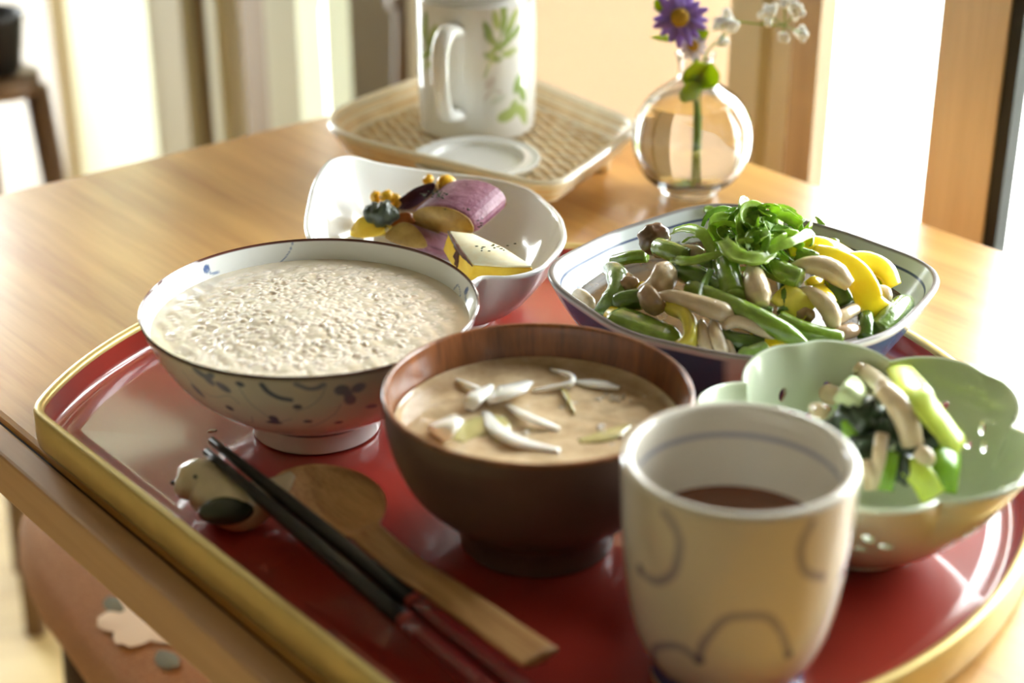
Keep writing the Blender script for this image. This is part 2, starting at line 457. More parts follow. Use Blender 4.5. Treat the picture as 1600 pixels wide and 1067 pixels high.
# upholstered stool pushed under the table, and the rug beneath it
m_weave = M('woven_seat', (206, 162, 118), .85, noise=(900, .25), col2=(160, 108, 70), bump=(1500, .6))
ZS = -.262
def sp(px, py): return at(px, py, ZS)
sa = sp(100, 960); sdir = sp(200, 1067) - sp(0, 800); sdir[2] = 0; sdir /= np.linalg.norm(sdir); sin = np.array([-sdir[1], sdir[0], 0])
scn = sa + sin * .185 + sdir * .02
st = empty('stool', (scn[0], scn[1], FLOOR)); tag(st, 'low wooden stool with woven flowered seat pushed under the table edge', 'stool')
k = 48; rings = []
for (sc_, z) in ((.02, -.05), (.9, -.05), (.985, -.042), (1.0, -.025), (.99, -.008), (.965, 0.0), (.5, .002), (.02, .002)):
    a = np.linspace(0, 2 * PI, k, endpoint=False)
    q = .185 * sc_
    cxs = np.sign(np.cos(a)) * np.abs(np.cos(a)) ** .45; sxs = np.sign(np.sin(a)) * np.abs(np.sin(a)) ** .45
    rings.append(scn + np.array([0, 0, ZS - scn[2] + z]) + cxs[:, None] * sdir * q * 1.1 + sxs[:, None] * sin * q)
mk('seat', np.vstack(rings), gridF(len(rings), k), m_weave, st)
m_swood = M('stool_leg_wood', (74, 54, 40), .5)
for a, b in ((-1, -1), (1, -1), (-1, 1), (1, 1)):
    p0 = scn + sdir * a * .15 + sin * b * .13; p1 = scn + sdir * a * .175 + sin * b * .15
    V, F = tube([(p1[0], p1[1], FLOOR + .0082), (p0[0], p0[1], ZS - .045)], [.013, .018], res=4, n=10); mk('leg', V, F, m_swood, st)
def petal(name, c, d, ln, wd, mat, parent, z):
    d = np.array(d, float); d /= np.linalg.norm(d); s = np.array([-d[1], d[0], 0])
    t = np.linspace(0, 1, 9); wv = np.sqrt(np.abs(np.sin(np.pi * (.04 + .92 * t) ** 1.1))) * wd
    V = np.vstack([c + d * ln * t[:, None] + s * wv[:, None] * k + np.array([0, 0, z]) for k in (-1, 0, 1)])
    V[9:18, 2] += .0012
    return mk(name, V, gridF(3, 9, False), mat, parent)
m_appl = M('flower_print', (226, 208, 182), .8); m_leafp = M('leaf_print', (112, 112, 92), .8)
fc = sp(236, 968)
for i, a in enumerate((190, 250, 310, 10, 75, 130)):
    petal('flower_patch', fc, (math.cos(math.radians(a)), math.sin(math.radians(a)), 0), .033, .0135, m_appl, st, .0022)
for (a, b) in (((192, 962), (170, 938)), ((250, 1022), (272, 1048))):
    p, q = sp(*a), sp(*b); petal('leaf_patch', p, q - p, np.linalg.norm(q - p), .007, m_leafp, st, .0022)
m_rug = M('rug_fabric', (186, 92, 52), .95, noise=(60, .25))
rc = np.array([scn[0], scn[1], 0]) + sin * .14
ring = lambda q, z: np.stack([rc + sdir * q * a + sin * q * b + np.array([0, 0, z]) for a, b in [(math.cos(x), math.sin(x)) for x in np.linspace(0, 2 * PI, 40, endpoint=False)]])
tag(mk('rug', np.vstack([ring(.001, FLOOR + .008), ring(.36, FLOOR + .008), ring(.37, FLOOR + .001), ring(.001, FLOOR + .001)]), gridF(4, 40), m_rug),
    'round rust-orange rug on the floor under the stool', 'rug')

# ------------------------------------------------------------------ half-moon tray
m_red = M('red_lacquer', (168, 56, 44), .3, coat=1.0, noise=(7, .06))
m_gold = M('gold_lacquer', (224, 198, 126), .35, metal=.45, noise=(60, .1))
TC = np.array([.0026, .6461]); TR = .2141; ZTR = .006
A = np.array([-.2115, .6668]); dch = np.array([.0515, -.0608]); dch /= np.linalg.norm(dch); dch = np.array([.1668, -.1968]) / np.hypot(.1668, .1968)
t2 = 2 * ((TC - A) @ dch); B = A + dch * t2
aA = math.atan2(*(A - TC)[::-1]); aB = math.atan2(*(B - TC)[::-1])
while aB > aA: aB -= 2 * PI
arc = [TC + TR * np.array([math.cos(a), math.sin(a)]) for a in np.linspace(aA, aB, 150)]
chord = [B + (A - B) * t for t in np.linspace(0, 1, 50)[1:-1]]
out = np.array(arc + chord)                           # clockwise outline
for _ in range(2): out = .5 * out + .25 * (np.roll(out, 1, 0) + np.roll(out, -1, 0))
tg = np.roll(out, -1, 0) - np.roll(out, 1, 0); tg /= np.linalg.norm(tg, axis=1)[:, None]
inn = np.stack([tg[:, 1], -tg[:, 0]], -1)             # inward for a clockwise outline
def tring(d, z): 
    p = out + inn * d; return np.c_[p, np.full(len(p), z)]
tray = empty('serving_tray', (TC[0], TC[1], 0)); tag(tray, 'half-moon red lacquer tray with gold rim holding the whole meal', 'tray')
rg = [tring(.0035, .0006), tring(.0005, .0025), tring(0, .005), tring(0, .0185), tring(.0008, .0198), tring(.0035, .0198), tring(.0044, .0188), tring(.0046, .016)]
mk('gold_rim', np.vstack(rg), gridF(len(rg), len(out)), m_gold, tray)
rg = [tring(.0047, .0175), tring(.0058, .010), tring(.0070, .0075), tring(.0095, .0062), tring(.0165, .0058), tring(.018, .0062), tring(.0195, ZTR)]
ctr = np.array([[TC[0] - .02, TC[1] - .0, ZTR]] * len(out))
fl = tring(.0195, ZTR)
for q in (.75, .5, .25, .001): rg.append(ctr + (fl - ctr) * q)
mk('red_base', np.vstack(rg), gridF(len(rg), len(out)), m_red, tray)
rg = [tring(.004, .0007), ctr * np.array([1, 1, 0]) + np.array([0, 0, .0007])]
mk('underside', np.vstack(rg), gridF(2, len(out)), m_red, tray)

# ------------------------------------------------------------------ crockery
m_paint = M('painted_porcelain', (255, 255, 255), .12, attr=True, coat=.5)
m_porc = M('white_porcelain', (242, 243, 240), .1, coat=.5)
def paint_lathe(name, prof, c, n, fn, parent, per=160, mat=None):
    """turned surface along an outer-then-inner profile, painted by fn(theta_deg, r, z, k)"""
    P = smooth_poly(prof, per) if len(prof) > 2 else np.array(prof)
    V, F = lathe(P, c, n)
    a = np.degrees(np.linspace(0, 2 * PI, n, endpoint=False))
    TH = np.tile(a, len(P)); R = np.repeat(P[:, 0], n); Z = np.repeat(P[:, 1], n); K = np.repeat(np.linspace(0, 1, len(P)), n)
    return mk(name, V, F, mat or m_paint, parent, col=fn(TH, R, Z, K))
def dth(TH, c):   # signed angle difference in degrees
    return (TH - c + 180) % 360 - 180

# rice bowl
WHITE = lin((236, 238, 234)); BLUE = lin((138, 154, 186)); DBLUE = lin((100, 116, 152)); PALE = lin((176, 194, 206)); BROWN = lin((92, 52, 44))
RC = np.array([-.0866, .6768]); zt = ZTR
rb = empty('rice_bowl', (RC[0], RC[1], zt)); tag(rb, 'wide white porcelain bowl painted with blue leaves and scrolls, full of rice porridge', 'bowl')
OUT = [(.0265, .017), (.030, .0172), (.046, .0262), (.058, .037), (.066, .049), (.0705, .059), (.0724, .0648)]
INN = [(.0726, .0656), (.0722, .0660), (.0716, .0656), (.069, .059), (.0645, .049), (.0565, .038), (.046, .0285), (.030, .0195), (.012, .0165), (.0005, .016)]
def rice_out(TH, R, Z, K):
    z = Z * 1000
    p = None
    base = np.tile(WHITE, (len(TH), 1))
    for rep in range(4):
        S = dth(TH, 262 + rep * 90) * (PI / 180) * R * 1000          # arc length in mm from the middle of this repeat
        q = Paint(S, z, WHITE); q.col = base
        X = lambda deg, zz: (deg - 262) * (PI / 180) * np.interp(zz / 1000, [o[1] for o in OUT], [o[0] for o in OUT]) * 1000
        def P(d, zz): return (X(d, zz), zz)
        q.stroke([P(229, 60), P(233, 52), P(240, 50), P(247, 53), P(250, 49)], .45, PALE)
        q.stroke([P(252, 61), P(254, 52), P(257, 46), P(262, 40), P(268, 42)], .45, PALE)
        q.stroke([P(281, 62), P(279, 55), P(275, 50), P(270, 47)], .45, PALE)
        q.stroke([P(240, 40), P(244, 35), P(250, 36), P(252, 41)], .45, PALE)
        q.stroke([P(286, 50), P(284, 44), P(278, 38), P(274, 36)], .45, PALE)
        q.blob(P(238, 62.3), 4.0, 1.7, -.5, BLUE); q.blob(P(241, 60), 3.6, 2.0, -.9, BLUE); q.blob(P(246, 57.5), 3.8, 2.0, -.6, BLUE); q.blob(P(242.5, 62.6), 2.2, 1.6, .6, BLUE)
        q.blob(P(253, 61), 2.0, 1.3, -.3, DBLUE)
        q.blob(P(232, 50), 4.2, 1.7, -.9, BLUE); q.blob(P(244, 44.5), 2.0, 1.4, -.5, DBLUE)
        q.stroke([P(260.5, 62.0), P(262, 58.5), P(265, 55.5), P(269, 54.2)], 2.3, DBLUE, .9)
        q.stroke([P(271.5, 62.8), P(275, 60.4), P(278, 60.4), P(280, 62)], 2.2, BLUE, .9)
        q.blob(P(286, 58), 3.2, 2.9, .2, BLUE); q.blob(P(291.5, 58), 3.3, 2.4, .5, BLUE); q.blob(P(289, 52), 2.5, 3.2, 0, BLUE); q.blob(P(288, 55.5), 2, 2.5, 0, BLUE)
        q.blob(P(271, 50), 1.9, 1.5, .1, DBLUE)
        q.blob(P(261, 41.5), 2.0, 2.4, .2, DBLUE); q.blob(P(260.5, 38.8), 3.4, 1.2, .0, DBLUE)
        q.blob(P(274, 40.2), 1.8, 1.1, 0, DBLUE); q.blob(P(286, 37.5), 1.9, 1.1, .2, DBLUE); q.blob(P(298, 45), 2.6, 1.4, -.2, BLUE)
        q.blob(P(304, 60), 3, 1.6, .5, BLUE); q.blob(P(309, 51), 2.2, 1.6, -.5, DBLUE)
        q.blob(P(284, 28), 3.2, .7, -.1, DBLUE, a=.8); q.blob(P(264, 29), 3.0, .7, .1, BLUE, a=.8); q.blob(P(243, 28.5), 3, .7, .1, BLUE, a=.8)
        base = q.col
    q = Paint(z * 0, z, WHITE); q.col = base
    q.band(17, 17.9, DBLUE, .3); q.band(64.6, 67, BROWN, .25)
    return q.col
def rice_in(TH, R, Z, K):
    z = Z * 1000; q = Paint(z * 0, z, WHITE)
    for rep in range(3):
        q.S = dth(TH, 115 + rep * 120) * (PI / 180) * R * 1000
        X = lambda d: -(115 - d) * (PI / 180) * 68
        q.blob((X(139), 61.5), 1.8, 1.9, .3, lin((88, 110, 158))); q.stroke([(X(139), 61), (X(137), 59), (X(134), 58.6)], .9, BLUE)
        q.stroke([(X(102), 65), (X(104), 61), (X(108), 57), (X(113), 54)], .5, BLUE); q.stroke([(X(127), 56.5), (X(121), 54.5), (X(115), 54)], .8, PALE)
        q.blob((X(97), 55), 2.2, 1.0, 0, PALE)
        q.stroke([(X(27), 58), (X(24), 60.5), (X(21), 58), (X(24), 55.5)], .6, BLUE)
    q.band(65.2, 68, BROWN, .25)
    return q.col
paint_lathe('bowl_wall', OUT, RC, 760, rice_out, rb, 170)
paint_lathe('inner_wall', INN, RC, 480, rice_in, rb, 130)
def rice_foot(TH, R, Z, K):
    q = Paint(Z * 0, Z * 1000, WHITE); q.band(0, 6.9, lin((60, 44, 40)), .2); q.band(14.8, 15.8, lin((90, 96, 112)), .3); return q.col
paint_lathe('foot', [(.0255, .0175), (.0255, zt + .0008), (.0268, zt), (.0281, zt + .0006), (.0283, zt + .002), (.0279, .012), (.0278, .0172)], RC, 160, rice_foot, rb, 60)

# rice porridge: one swollen mass of grains in thin gruel
rr = np.random.RandomState(3)
NG = 330
ZL = .0572; RL = .0686
u_, v_ = np.meshgrid(np.linspace(-1, 1, NG), np.linspace(-1, 1, NG))
GX = (u_ * np.sqrt(1 - v_ ** 2 / 2)).ravel() * RL; GY = (v_ * np.sqrt(1 - u_ ** 2 / 2)).ravel() * RL; GR = np.hypot(GX, GY)
mound = .0032 * np.exp(-(((GX + .004) / .030) ** 2 + ((GY + .004) / .024) ** 2)) + .0008 * np.exp(-(GR / .055) ** 4)
Hh = np.zeros_like(GX); gcol = np.zeros_like(GX)
for _ in range(2300):
    r0 = .0615 * math.sqrt(rr.rand()); a0 = rr.rand() * 2 * PI; x0, y0 = r0 * math.cos(a0), r0 * math.sin(a0); t0 = rr.rand() * PI
    L_, W_ = .0022 * (.8 + .5 * rr.rand()), .0015 * (.8 + .5 * rr.rand())
    hgt = (.0006 + .0010 * rr.rand() ** 2) * (1.0 if r0 < .05 else .55)
    sel = np.nonzero((np.abs(GX - x0) < .004) & (np.abs(GY - y0) < .004))[0]
    dx, dy = GX[sel] - x0, GY[sel] - y0; u = (dx * math.cos(t0) + dy * math.sin(t0)) / L_; v = (-dx * math.sin(t0) + dy * math.cos(t0)) / W_
    q = np.clip(1 - u * u - v * v, 0, 1); hh = hgt * np.sqrt(q)
    gcol[sel] = np.maximum(gcol[sel], (q > .05) * (.6 + .4 * rr.rand()))
    Hh[sel] = np.maximum(Hh[sel], hh)
edge = np.clip((RL - GR) / .012, 0, 1)
film = .00045 + .00036 * np.sin(GX * 310 + 1.7 * np.sin(GY * 190)) * np.sin(GY * 270 + 1.3 * np.sin(GX * 230)) + .00018 * np.sin(GX * 640 + GY * 410)
Hg = Hh * .85; kk = 7000.0
Hg = np.log(np.exp(kk * Hg) + np.exp(kk * film)) / kk
Zp = ZL + (mound + Hg) * edge
gru = lin((214, 200, 176)); gra = lin((240, 227, 212))
colr = gru + (gra - gru) * np.clip(gcol * (.35 + .65 * edge) * (.45 + .55 * (Hh * .85 > film)), 0, 1)[:, None]
m_por = M('porridge', (230, 220, 198), .22, attr=True, coat=1.0, sss=.3, sssr=.004)
po = mk('rice_porridge', np.c_[GX + RC[0], GY + RC[1], Zp], gridF(NG, NG, False), m_por, col=colr)
tag(po, 'pale soft rice porridge filling the blue-painted white bowl', 'porridge', kind='stuff')

# soup bowl of dark turned wood
m_bowlo = M('dark_lacquered_wood', (98, 74, 66), .42, coat=.3, noise=(40, .25))
m_bowli = wood('soup_bowl_wood', (150, 92, 52), (96, 54, 30), vert=True, rough=.28, scale=2.2, coat=.3)
m_ring = wood('soup_foot_wood', (112, 70, 46), (76, 46, 32), rough=.4, scale=2)
UC = np.array([.0099, .584])
sb = empty('soup_bowl', (UC[0], UC[1], zt)); tag(sb, 'round dark brown wooden bowl with high foot holding miso soup', 'bowl')
P = smooth_poly([(.0275, .0185), (.033, .0200), (.042, .0262), (.051, .0365), (.0565, .050), (.0588, .062), (.0592, .0705)], 60)
V, F = lathe(P, UC, 120); mk('bowl_wall', V, F, m_bowlo, sb)
P = smooth_poly([(.0592, .0705), (.0591, .0716), (.0583, .0720), (.0574, .0715), (.0569, .069), (.0560, .060), (.0535, .047), (.047, .035), (.035, .0265), (.018, .022), (.0005, .021)], 70)
V, F = lathe(P, UC, 120); mk('inner_wall', V, F, m_bowli, sb)
P = smooth_poly([(.0255, .0215), (.033, .0206), (.0335, .0188), (.0310, .0170)], 20)
V, F = lathe(P, UC, 96); mk('foot_ring', V, F, m_ring, sb)
P = smooth_poly([(.0312, .0175), (.0300, .0145), (.0298, .010), (.0304, zt + .001), (.0296, zt), (.0268, zt), (.0262, .010), (.026, .020)], 40)
V, F = lathe(P, UC, 96); mk('foot', V, F, m_bowlo, sb)

m_soup = M('miso_soup', (214, 192, 158), .08, coat=.6, noise=(60, .3), col2=(172, 146, 110), sss=.15, sssr=.004)
ZSO = .0570
nr, na = 60, 160
rad = np.linspace(0.0002, .0553, nr); ang = np.linspace(0, 2 * PI, na, endpoint=False)
GX = (rad[:, None] * np.cos(ang)).ravel(); GY = (rad[:, None] * np.sin(ang)).ravel(); GR = np.hypot(GX, GY)
Zs = ZSO + .0012 * np.clip((GR - .051) / .0043, 0, 1) ** 2 + .0004 * np.sin(GX * 240 + 2 * np.sin(GY * 200)) * np.sin(GY * 260 + 1) * (GR < .045)
tag(mk('miso_soup', np.c_[GX + UC[0], GY + UC[1], Zs], gridF(nr, na), m_soup), 'cloudy light brown miso soup in the dark wooden bowl', 'soup', kind='stuff')
m_onion = M('cooked_onion', (250, 247, 236), .2, coat=.8, sss=.6, sssr=.006, noise=(120, .1))
m_oniong = M('cooked_onion_green', (190, 180, 120), .15, coat=.8, sss=.3, sssr=.003, noise=(120, .15))
def soup_strip(pts, wpx, label, mat=None, th=.0012, ex=2.4, lift=.0006, tap=True, name='onion_slice', cat='onion'):
    P = [at(x, y, ZSO + lift + (l[0] if l else 0)) for x, y, *l in pts]
    r = wpx * .62 * .66 / FPX
    rad = [(r * .5, th * .6), (r, th), (r, th), (r * .35, th * .6)] if tap else [(r, th)] * 2
    V, F = tube(P, rad, res=26, n=10, ex=ex); o = mk(name, V, F, mat or m_onion)
    return tag(o, label, cat, 'onion slices floating in the soup')
soup_strip([(762, 620, .001), (790, 612, .004), (826, 597, .003)], 50, 'broad glistening white onion petal in the middle of the miso soup', th=.0016)
soup_strip([(684, 683, .0), (693, 668, .003), (708, 652, .001)], 48, 'white onion lump at the near left edge of the miso soup', th=.0022)
soup_strip([(794, 634), (830, 654, .002), (874, 670)], 17, 'straight pale onion strip slanting across the soup centre')
soup_strip([(758, 644), (776, 670, .0012), (810, 690, .001), (875, 704)], 23, 'long curved pale onion strip along the near side of the soup')
soup_strip([(832, 610), (870, 604, .001), (893, 598, .002), (890, 586, .002), (860, 577)], 9, 'thin onion loop curling at the far side of the soup')
soup_strip([(714, 593), (735, 603, .001), (756, 610)], 10, 'short thin onion strip toward the far left of the soup')
soup_strip([(733, 640, 0), (742, 622, .003), (768, 603, .002)], 26, 'onion fold touching the left tip of the broad petal in the soup', th=.0016)
soup_strip([(876, 604), (886, 622, .0005), (897, 646)], 8, 'fine yellowish onion strand near the middle right of the soup', m_oniong)
soup_strip([(712, 690), (735, 672, .0005), (770, 662, .0008), (788, 690)], 46, 'wide yellow-green onion sheet just under the surface at near left of the soup', m_oniong, th=.001, lift=-.0003)
soup_strip([(900, 596), (935, 600, .0005), (968, 606)], 22, 'pale onion strip beside the bubbles at the far right of the soup', th=.001)
soup_strip([(905, 690), (950, 680, .0005), (985, 664)], 26, 'flat onion piece at the near right of the soup', m_oniong, th=.0008, lift=-.0002)
bub = []
for (x, y, n_, sx, sy) in ((955, 622, 16, 40, 10), (955, 675, 12, 34, 14), (815, 682, 7, 16, 8), (760, 622, 7, 16, 12), (775, 655, 8, 30, 10), (860, 660, 4, 30, 20)):
    for _ in range(n_):
        c = at(x + rnd.gauss(0, sx * .5), y + rnd.gauss(0, sy * .5), ZSO + .0002); r = rnd.uniform(.0005, .0013)
        bub.append(ellipsoid(c, (r, r, r * .8), nu=8, nv=6))
V, F = join(*bub)
tag(mk('soup_bubbles', V, F, M('bubble_film', (226, 212, 184), .03, coat=1, trans=.4, ior=1.2)), 'tiny bubbles scattered over the miso soup surface', 'bubbles', kind='stuff')

# tea cup
CC = np.array([.0749, .495])
CW = lin((220, 214, 200)); LAV = lin((156, 152, 166)); LAVD = lin((112, 108, 130)); CBL = lin((66, 72, 130))
tc_ = empty('tea_cup', (CC[0], CC[1], zt)); tag(tc_, 'tall white handleless tea cup with lavender cloud scrolls at the tray front', 'cup')
COUT = [(.0265, .0145), (.0285, .0155), (.0322, .0215), (.0352, .030), (.0374, .041), (.0390, .055), (.0399, .070), (.0403, .081)]
CIN = [(.0403, .081), (.0401, .0828), (.0386, .0839), (.0368, .0834), (.0358, .081), (.0353, .070), (.0347, .057), (.0335, .044), (.031, .030), (.025, .021), (.012, .0185), (.0005, .018)]
def _cs(l): return [(r * .97, .006 + (z - .006) * 1.113) for r, z in l]
COUT, CIN = _cs(COUT), _cs(CIN)
cz = [.006 + (o[1] - .006) / 1.113 for o in COUT]; crr = [o[0] for o in COUT]
def cup_out(TH, R, Z, K):
    z = 6 + (Z * 1000 - 6) / 1.113; base = np.tile(CW, (len(TH), 1))
    for rep in (0, 120, 240):
        S = dth(TH, 262 + rep) * (PI / 180) * R * 1000
        q = Paint(S, z, CW); q.col = base
        def P(*l): return [((d - 262) * (PI / 180) * np.interp(zz / 1000, cz, crr) * 1000, zz) for d, zz in l]
        kw = dict(soft=1.3)
        q.stroke(P((226, 79.7), (232, 76.3), (235, 71.4), (233, 62.3), (228, 57.4), (220, 54.3), (208, 53.9)), 2.8, LAV, **kw)
        q.blob(P((209, 55))[0], 1.8, 1.8, 0, LAVD)
        q.stroke(P((298, 79.7), (294.5, 75.1), (293.5, 69.9), (298, 63.0), (310, 58.5)), 2.8, LAV, **kw)
        q.stroke(P((203, 9.3), (206, 17.6), (213, 26), (223, 31), (235, 33.9), (246, 31.1)), 2.8, LAV, **kw)
        q.stroke(P((246, 31.1), (248, 37.4), (253, 43.2), (258, 47.9), (265, 50.0), (278, 49.9), (285, 46.2), (290, 40.9), (296, 32.5)), 2.8, LAV, **kw)
        q.blob(P((246, 31))[0], 1.9, 1.9, 0, LAVD); q.blob(P((295.6, 33))[0], 1.6, 1.6, 0, LAVD)
        for a, b in ((0, 0), (2.4, 1), (-2.4, .6), (1.2, -2), (-1.4, -2)): q.blob((P((269, 18.3))[0][0] + a, 18.3 + b), 1.6, 1.5, 0, lin((92, 84, 108)))
        base = q.col
    q = Paint(z * 0, z, CW); q.col = base; q.band(13, 16.2, CBL, .4)
    return q.col
def cup_in(TH, R, Z, K):
    Z = .006 + (Z - .006) / 1.113; R = R / .97
    q = Paint(Z * 0, Z * 1000, CW)
    q.mixin(np.clip((.0362 - R) / .0002, 0, 1) * np.clip((Z * 1000 - 73) / .5 + .5, 0, 1) * np.clip((74.6 - Z * 1000) / .5 + .5, 0, 1), lin((150, 152, 172))); return q.col
paint_lathe('cup_wall', COUT, CC, 560, cup_out, tc_, 170)
paint_lathe('inner_wall', CIN, CC, 200, cup_in, tc_, 160)
def cup_foot(TH, R, Z, K):
    q = Paint(Z * 0, 6 + (Z * 1000 - 6) / 1.113, CW); q.band(8.5, 13.5, CBL, .6); return q.col
paint_lathe('foot', _cs([(.0245, .0165), (.0245, zt + .001), (.0256, zt), (.0272, zt + .0005), (.0276, zt + .002), (.0268, .0105), (.0264, .0148)]), CC, 120, cup_foot, tc_, 50)
m_tea = M('brown_tea', (112, 66, 46), .04, coat=.5)
V, F = lathe(_cs([(.0003, .0552), (.033, .0552), (.0343, .0555), (.0348, .0562)]), CC, 80)
tag(mk('roasted_tea', V, F, m_tea), 'reddish brown tea standing in the tall white cup', 'tea')

# ------------------------------------------------------------------ dishes with shaped rims
def shaped_dish(name, c, zb, rb_, Rf, Zf, prof, n, parent, mat, colfn=None, th=.0028, shift=(0, 0), late=1.0, per=70):
    """dish whose rim follows Rf(theta), Zf(theta); prof: (t, f) outer rise, t from base radius (0) to rim (1), f height share"""
    a = np.linspace(0, 2 * PI, n, endpoint=False); R = Rf(a); Zr = Zf(a)
    P = smooth_poly(prof, per); rings = []; K = []
    Rm = R.mean(); R0 = R
    for t, f in P:
        R = Rm + (R0 - Rm) * t ** (late - 1)
        # the base is round and the outline takes its full shape toward the rim
        r = rb_ + (R - rb_) * t; z = zb + (Zr - zb) * f
        rings.append((r, z, t)); K.append(f)
    R = R0
    lip = [(R - th * .15, Zr + th * .28), (R - th * .5, Zr + th * .42), (R - th * .85, Zr + th * .28)]
    for l in lip: rings.append((*l, 1)); K.append(1.05)
    for t, f in P[::-1]:
        R = Rm + (R0 - Rm) * t ** (late - 1)
        r = np.maximum(rb_ + (R - rb_) * t - th * (1.0 + .25 * (1 - t)), .004); z = zb + (Zr - zb) * f + th * (1 - t) * .9
        rings.append((r, z, t)); K.append(-f)
    rings.append((np.full(n, .0003), np.full(n, rings[-1][1].mean()), 0)); K.append(-.001)
    V = np.vstack([np.c_[c[0] + shift[0] * (1 - t) + r * np.cos(a), c[1] + shift[1] * (1 - t) + r * np.sin(a), z] for r, z, t in rings])
    col = None
    if colfn is not None:
        col = colfn(np.tile(a, len(rings)), np.repeat(np.array(K), n), V)
    return V, gridF(len(rings), n), col
def per_spline(deg, vals):
    d = np.array(deg, float); v = np.array(vals, float)
    def f(a):
        x = np.degrees(a) % 360
        dd = np.r_[d[-1] - 360, d, d[0] + 360, d[1] + 360]; vv = np.r_[v[-1], v, v[0], v[1]]
        i = np.clip(np.searchsorted(dd, x, side='right') - 1, 0, len(dd) - 2)
        t = (x - dd[i]) / (dd[i + 1] - dd[i])
        # monotone-ish cubic with finite-difference slopes
        m = np.gradient(vv, dd); h = dd[i + 1] - dd[i]
        return (2 * t ** 3 - 3 * t ** 2 + 1) * vv[i] + (t ** 3 - 2 * t ** 2 + t) * h * m[i] + (-2 * t ** 3 + 3 * t ** 2) * vv[i + 1] + (t ** 3 - t ** 2) * h * m[i + 1]
    return f

# green blossom dish with pierced petals
m_celadon = M('celadon_glaze', (206, 216, 190), .16, coat=.5, noise=(30, .04))
GC = np.array([.1355, .580]); ZG = .0585
def g_R(a):
    x = (np.degrees(a) - (-2) + 36) % 72 - 36                       # 0 at the deep notches
    d = np.abs(x); u = d / 36.0                                     # 1 at the petal middle
    r = .0555 + .0108 * np.sin(np.minimum(u * 1.25, 1) * PI / 2) ** .8
    return r - .0016 * np.exp(-((36 - d) / 5.0) ** 2)
def g_Z(a):
    x = (np.degrees(a) + 2 + 36) % 72 - 36; d = np.abs(x) / 36.0
    return ZG + .003 * np.sin(np.minimum(d * 1.2, 1) * PI / 2) - .0012 + .002 * np.sin(a)
V, F, _ = shaped_dish('b', GC, .0095, .020, g_R, g_Z, [(0, 0), (.22, .07), (.5, .27), (.74, .53), (.9, .8), (1, 1)], 240, None, m_celadon, th=.0030, late=6.0, per=34)
gd = empty('blossom_dish', (GC[0], GC[1], zt)); tag(gd, 'pale green blossom-shaped dish with pierced petals holding greens salad', 'dish')
body = mk('dish_wall', V, F, m_celadon, gd)
cut = []
for pet in range(5):
    am = math.radians(-2 + 36 + 72 * pet)
    for (da, f, ru, rv, tl) in ((-18, .60, .0024, .0014, .5), (-9, .54, .0019, .0014, .2), (0, .50, .0019, .0014, 0), (9, .54, .0019, .0014, -.2), (18, .60, .0024, .0014, -.5), (-11, .69, .0025, .0014, .9), (11, .69, .0025, .0014, -.9)):
        a = am + math.radians(da); Rr = .0622; Zr = float(g_Z(np.array([a]))[0])
        Pp = smooth_poly([(0, 0), (.22, .07), (.5, .27), (.74, .53), (.9, .8), (1, 1)], 200); i = np.argmin(abs(Pp[:, 1] - f))
        r = .020 + (Rr - .020) * Pp[i, 0]; z = .0095 + (Zr - .0095) * f
        c = np.array([GC[0] + r * math.cos(a), GC[1] + r * math.sin(a), z])
        tn = np.array([(Pp[i + 1, 0] - Pp[i - 1, 0]) * (Rr - .020), (Pp[i + 1, 1] - Pp[i - 1, 1]) * (Zr - .0095)]); tn /= np.linalg.norm(tn)
        nrm = np.array([tn[1] * math.cos(a), tn[1] * math.sin(a), -tn[0]])
        s_ = np.array([-math.sin(a), math.cos(a), 0]); t_ = np.cross(nrm, s_)
        s2 = s_ * math.cos(tl) + t_ * math.sin(tl)
        cut.append(tube([c - nrm * .009, c + nrm * .006], [(ru * 1.25, rv * 1.3)] * 2, res=2, n=14, up=np.cross(s2, nrm)))
V2, F2 = join(*cut)
cm = bpy.data.meshes.new('cutter'); cm.from_pydata([tuple(v) for v in (V2 - ORG[gd.name])], [], F2); cm.update()
bmc = bmesh.new(); bmc.from_mesh(cm); bmesh.ops.recalc_face_normals(bmc, faces=bmc.faces[:]); bmc.to_mesh(cm); bmc.free()
bmc = bmesh.new(); bmc.from_mesh(body.data); bmesh.ops.remove_doubles(bmc, verts=bmc.verts[:], dist=1e-5); bmesh.ops.holes_fill(bmc, edges=bmc.edges[:], sides=0); bmesh.ops.recalc_face_normals(bmc, faces=bmc.faces[:]); bmc.to_mesh(body.data); bmc.free()
co = bpy.data.objects.new('cutter', cm); C.objects.link(co); co.location = gd.location
md = body.modifiers.new('b', 'BOOLEAN'); md.operation = 'DIFFERENCE'; md.object = co; md.solver = 'EXACT'
bpy.context.view_layer.update()
dg = bpy.context.evaluated_depsgraph_get()
nm = bpy.data.meshes.new_from_object(body.evaluated_get(dg)); body.modifiers.clear(); body.data = nm
bpy.data.objects.remove(co); 
nm.polygons.foreach_set('use_smooth', [True] * len(nm.polygons)); nm.set_sharp_from_angle(angle=math.radians(40))
V, F = lathe(smooth_poly([(.0185, .0125), (.0188, zt + .001), (.0200, zt), (.0222, zt + .0006), (.0226, zt + .002), (.0224, .010), (.0236, .0125)], 30), GC, 64); mk('foot', V, F, m_celadon, gd)

